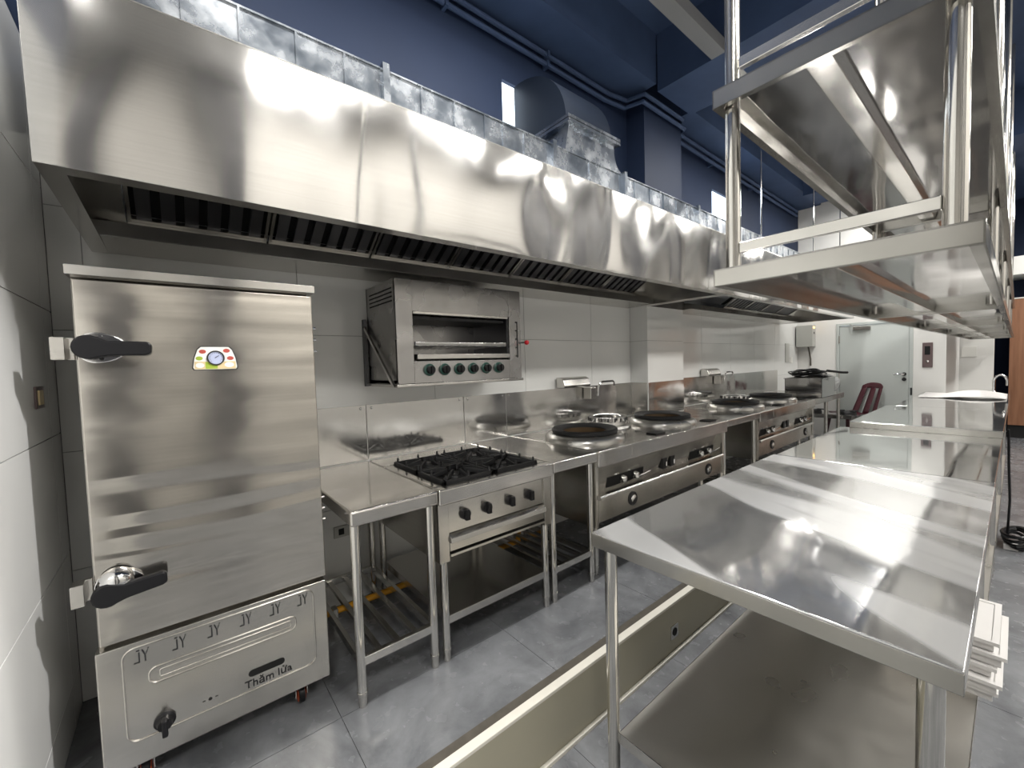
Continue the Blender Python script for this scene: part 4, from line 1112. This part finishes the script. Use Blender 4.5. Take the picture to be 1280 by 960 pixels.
# white trays on the lower shelf
zt = -0.02
for k, (xx, yy, th) in enumerate(((2.59, 0.20, 0.045), (2.57, 0.19, 0.045), (2.60, 0.205, 0.045), (2.61, 0.18, 0.05), (2.62, 0.20, 0.045))):
    mb = MB()
    hx, hy = 0.20, 0.175
    mb.box(xx - hx + 0.02, xx + hx - 0.02, yy - hy + 0.02, yy + hy - 0.02, zt, zt + 0.006)
    mb.box(xx - hx + 0.015, xx + hx - 0.015, yy - hy + 0.015, yy - hy + 0.02, zt, zt + th - 0.012).box(xx - hx + 0.015, xx + hx - 0.015, yy + hy - 0.02, yy + hy - 0.015, zt, zt + th - 0.012)
    mb.box(xx - hx + 0.015, xx - hx + 0.02, yy - hy + 0.02, yy + hy - 0.02, zt, zt + th - 0.012).box(xx + hx - 0.02, xx + hx - 0.015, yy - hy + 0.02, yy + hy - 0.02, zt, zt + th - 0.012)
    mb.box(xx - hx, xx + hx, yy - hy, yy - hy + 0.02, zt + th - 0.014, zt + th).box(xx - hx, xx + hx, yy + hy - 0.02, yy + hy, zt + th - 0.014, zt + th)
    mb.box(xx - hx, xx - hx + 0.02, yy - hy + 0.02, yy + hy - 0.02, zt + th - 0.014, zt + th).box(xx + hx - 0.02, xx + hx, yy - hy + 0.02, yy + hy - 0.02, zt + th - 0.014, zt + th)
    mb.box(xx - hx + 0.02, xx + hx - 0.02, yy - hy + 0.02, yy + hy - 0.02, zt + th - 0.010, zt + th - 0.004)
    nm = ['lowest', 'second from the bottom', 'middle', 'second from the top', 'topmost'][k]
    solo('tray', mb, M['foam'], 'white plastic tray under the nearest prep table, %s of the stack' % nm, 'tray', 'white trays stacked on the lower shelf')
    zt += th

# foam sheet on the far table
def foamf(u, v):
    x = 7.25 + 0.75 * v; y = 0.07 + 0.72 * u
    return (x, y, 0.793 + 0.055 * max(0, math.sin(PI * min(1, u * 1.4))) ** 0.8 * max(0, math.sin(PI * min(1.0, 0.03 + 0.8 * v))) ** 0.7 + 0.004 * (1 + math.sin(9 * v + 5 * u)))
solo('foam_sheet', MB().sheet(foamf, 22, 12), M['foam'], 'crumpled white foam sheet lying on the farthest prep table', 'sheet', solid=0.008)

# ------------------------------------------------------------------ hanging overhead shelves
SZ1, SZ2 = 1.537, 1.985


def shelf_unit(x0, label):
    x1 = x0 + 1.795
    y0, y1 = 0.038, 0.504
    t = thing('overhead_shelf', label, 'shelf', (x0, 0.27, SZ1), 'two tier steel shelves hung over the island')
    for nm, z, h in (('lower_tray', SZ1, 0.043), ('upper_tray', SZ2, 0.045)):
        tr = part(nm, MB().box(x0, x1, y0, y1, z + h - 0.004, z + h), M['steel_shelf'], t)
        part('tray_lip', MB().box(x0, x0 + 0.003, y0, y1, z, z + h).box(x1 - 0.003, x1, y0, y1, z, z + h).box(x0, x1, y0, y0 + 0.003, z, z + h).box(x0, x1, y1 - 0.003, y1, z, z + h)
             .box(x0, x1, y0, y0 + 0.02, z, z + 0.002).box(x0, x1, y1 - 0.02, y1, z, z + 0.002).box(x0, x0 + 0.016, y0, y1, z, z + 0.002).box(x1 - 0.016, x1, y0, y1, z, z + 0.002), M['lip'], tr)
        part('stiffener', MB().prism([(0.262, z + 0.010), (0.312, z + 0.010), (0.318, z + h - 0.004), (0.256, z + h - 0.004)], 'x', x0 + 0.018, x1 - 0.018), M['tube'], tr, bevel=0.002)
    for (x, y) in ((x0 + 0.042, 0.078), (x0 + 0.042, 0.472), (x1 - 0.042, 0.078), (x1 - 0.042, 0.472)):
        part('post', MB().cyl((x, y, SZ1 + 0.02), (x, y, ZC if x < 3.5 or x > 4.2 else 3.80), 0.0175, 18), M['tube'], t)
    for x in (x0 + 0.042, x1 - 0.042):
        for z in (SZ1 + 0.082, SZ2 + 0.09):
            part('crossbar', MB().box(x - 0.008, x + 0.008, 0.095, 0.455, z, z + 0.026), M['tube'], t, bevel=0.002)
    for y in (0.078, 0.472):
        part('long_bar', MB().box(x0 + 0.06, x1 - 0.06, y - 0.008, y + 0.008, SZ2 + 0.09, SZ2 + 0.116), M['tube'], t, bevel=0.002)
    return t


nms = ['nearest', 'second', 'third', 'fourth', 'farthest']
u1 = shelf_unit(1.10, 'nearest two tier steel shelf hung over the island, its end facing the camera')
for k in range(1, 5):
    c = copy_tree(u1)
    c.location.x = 1.10 + 1.80 * k
    c['label'] = '%s two tier steel shelf in the row hung over the island' % nms[k]

# ------------------------------------------------------------------ things on the far walls
t = thing('control_box', 'grey wall box with a small lit lamp on the white far wall', 'box', (8.4, 2.30, 1.5))
part('case', MB().box(XF - 0.17, XF - 0.001, 2.185, 2.425, 1.505, 1.87), M['box_gray'], t, bevel=0.006)
part('switch', MB().box(XF - 0.11, XF - 0.075, 2.180, 2.187, 1.72, 1.755), M['black'], t)
part('pilot_lamp', MB().box(XF - 0.13, XF - 0.08, 2.178, 2.187, 1.815, 1.84), M['ind_lamp'], t)
part('cable', MB().tube([(XF - 0.08, 2.27, 1.505), (XF - 0.06, 2.26, 1.42), (XF - 0.03, 2.25, 1.30), (XF - 0.02, 2.25, 1.18)], 0.012, 8), M['dirty'], t)
solo('switch_panel', MB().box(7.86, 8.03, YB - 0.012, YB - 0.0005, 1.255, 1.57), M['box_gray'], 'flat grey switch panel on the back wall before the control box', 'panel', bevel=0.003)
solo('socket_plate', MB().box(8.10, 8.19, YB - 0.012, YB - 0.0005, 1.24, 1.34), M['white_print'], 'small white socket plate beside the grey switch panel', 'socket', bevel=0.002)
t = thing('intercom_panel', 'narrow mauve intercom plate with a dark screen right of the door', 'panel', (XF, 0.83, 1.13))
part('plate', MB().box(XF - 0.02, XF - 0.0005, 0.775, 0.882, 1.132, 1.492), M['mauve'], t, bevel=0.004)
part('screen', MB().box(XF - 0.023, XF - 0.02, 0.800, 0.858, 1.315, 1.44), M['black'], t)
part('button', MB().lathe([(0.0001, 0), (0.018, 0), (0.016, 0.006), (0.0001, 0.007)], (XF - 0.02, 0.828, 1.22), 16, 'x'), M['steel'], t)
solo('access_plate', MB().box(10.585, 10.5995, 0.44, 0.62, 1.25, 1.43), M['white_print'], 'blank white access plate on the recessed wall right of the corner', 'plate', bevel=0.003)
t = thing('wood_partition', 'tall brown wood partition on a black plinth at the right edge', 'partition', (12.2, -1.6, FL))
part('plinth', MB().box(12.03, 12.4, YR + 0.01, 0.10, FL, FL + 0.24), M['void'], t)
for k in range(3):
    part('wood_panel', MB().box(12.0, 12.4, -3.26 + 1.12 * k + 0.003, -3.26 + 1.12 * (k + 1) - 0.003, FL + 0.24, 2.28), M['wood'], t, bevel=0.003)
part('cap_rail', MB().box(11.99, 12.41, -3.3, 0.11, 2.28, 2.30), M['white_print'], t)

# twin socket and the yellow gas pipe low on the back wall
t = thing('wall_socket', 'grey twin socket low on the back wall beside the steaming cabinet', 'socket', (0.72, YB - 0.01, 0.40))
part('plate', MB().box(0.655, 0.80, YB - 0.010, YB - 0.0005, 0.395, 0.46), M['box_gray'], t, bevel=0.002)
for x in (0.695, 0.755): part('outlet', MB().box(x - 0.015, x + 0.015, YB - 0.012, YB - 0.009, 0.41, 0.445), M['void'], t)
t = thing('gas_pipe', 'yellow gas pipe running along the floor behind the side table', 'pipe', (0.9, 2.30, 0.02))
part('pipe', MB().tube([(0.45, 2.295, 0.06), (1.9, 2.295, 0.06)], 0.017, 10), M['yellow'], t)
part('riser', MB().tube([(1.88, 2.295, 0.06), (1.90, 2.30, 0.10), (1.90, 2.32, 0.32)], 0.017, 10), M['yellow'], t)
for x in (0.60, 1.25): part('clip', MB().box(x - 0.012, x + 0.012, 2.27, 2.32, 0.0, 0.08), M['steel'], t)

# power lead hanging down at the right of the island
t = thing('power_lead', 'black coiled power lead lying on the floor right of the island', 'cable', (5.35, 0.0, FL))
mb = MB()
for k in range(5):
    pts = []
    for j in range(21):
        a = 2 * PI * j / 20
        pts.append((5.35 + (0.15 + 0.015 * k) * math.cos(a), -0.02 + (0.055 + 0.006 * k) * math.sin(a), FL + 0.03 + 0.022 * k + 0.02 * math.sin(a + k)))
    mb.tube(pts, 0.013, 6)
part('coil', mb, M['black'], t)
part('riser', MB().tube([(5.35, 0.03, FL + 0.05), (5.34, 0.02, 0.10), (5.30, 0.03, 0.40), (5.25, 0.035, 0.70)], 0.008, 6), M['black'], t)
part('plug_block', MB().box(5.20, 5.27, -0.03, 0.05, FL, FL + 0.05), M['foam'], t, bevel=0.006)
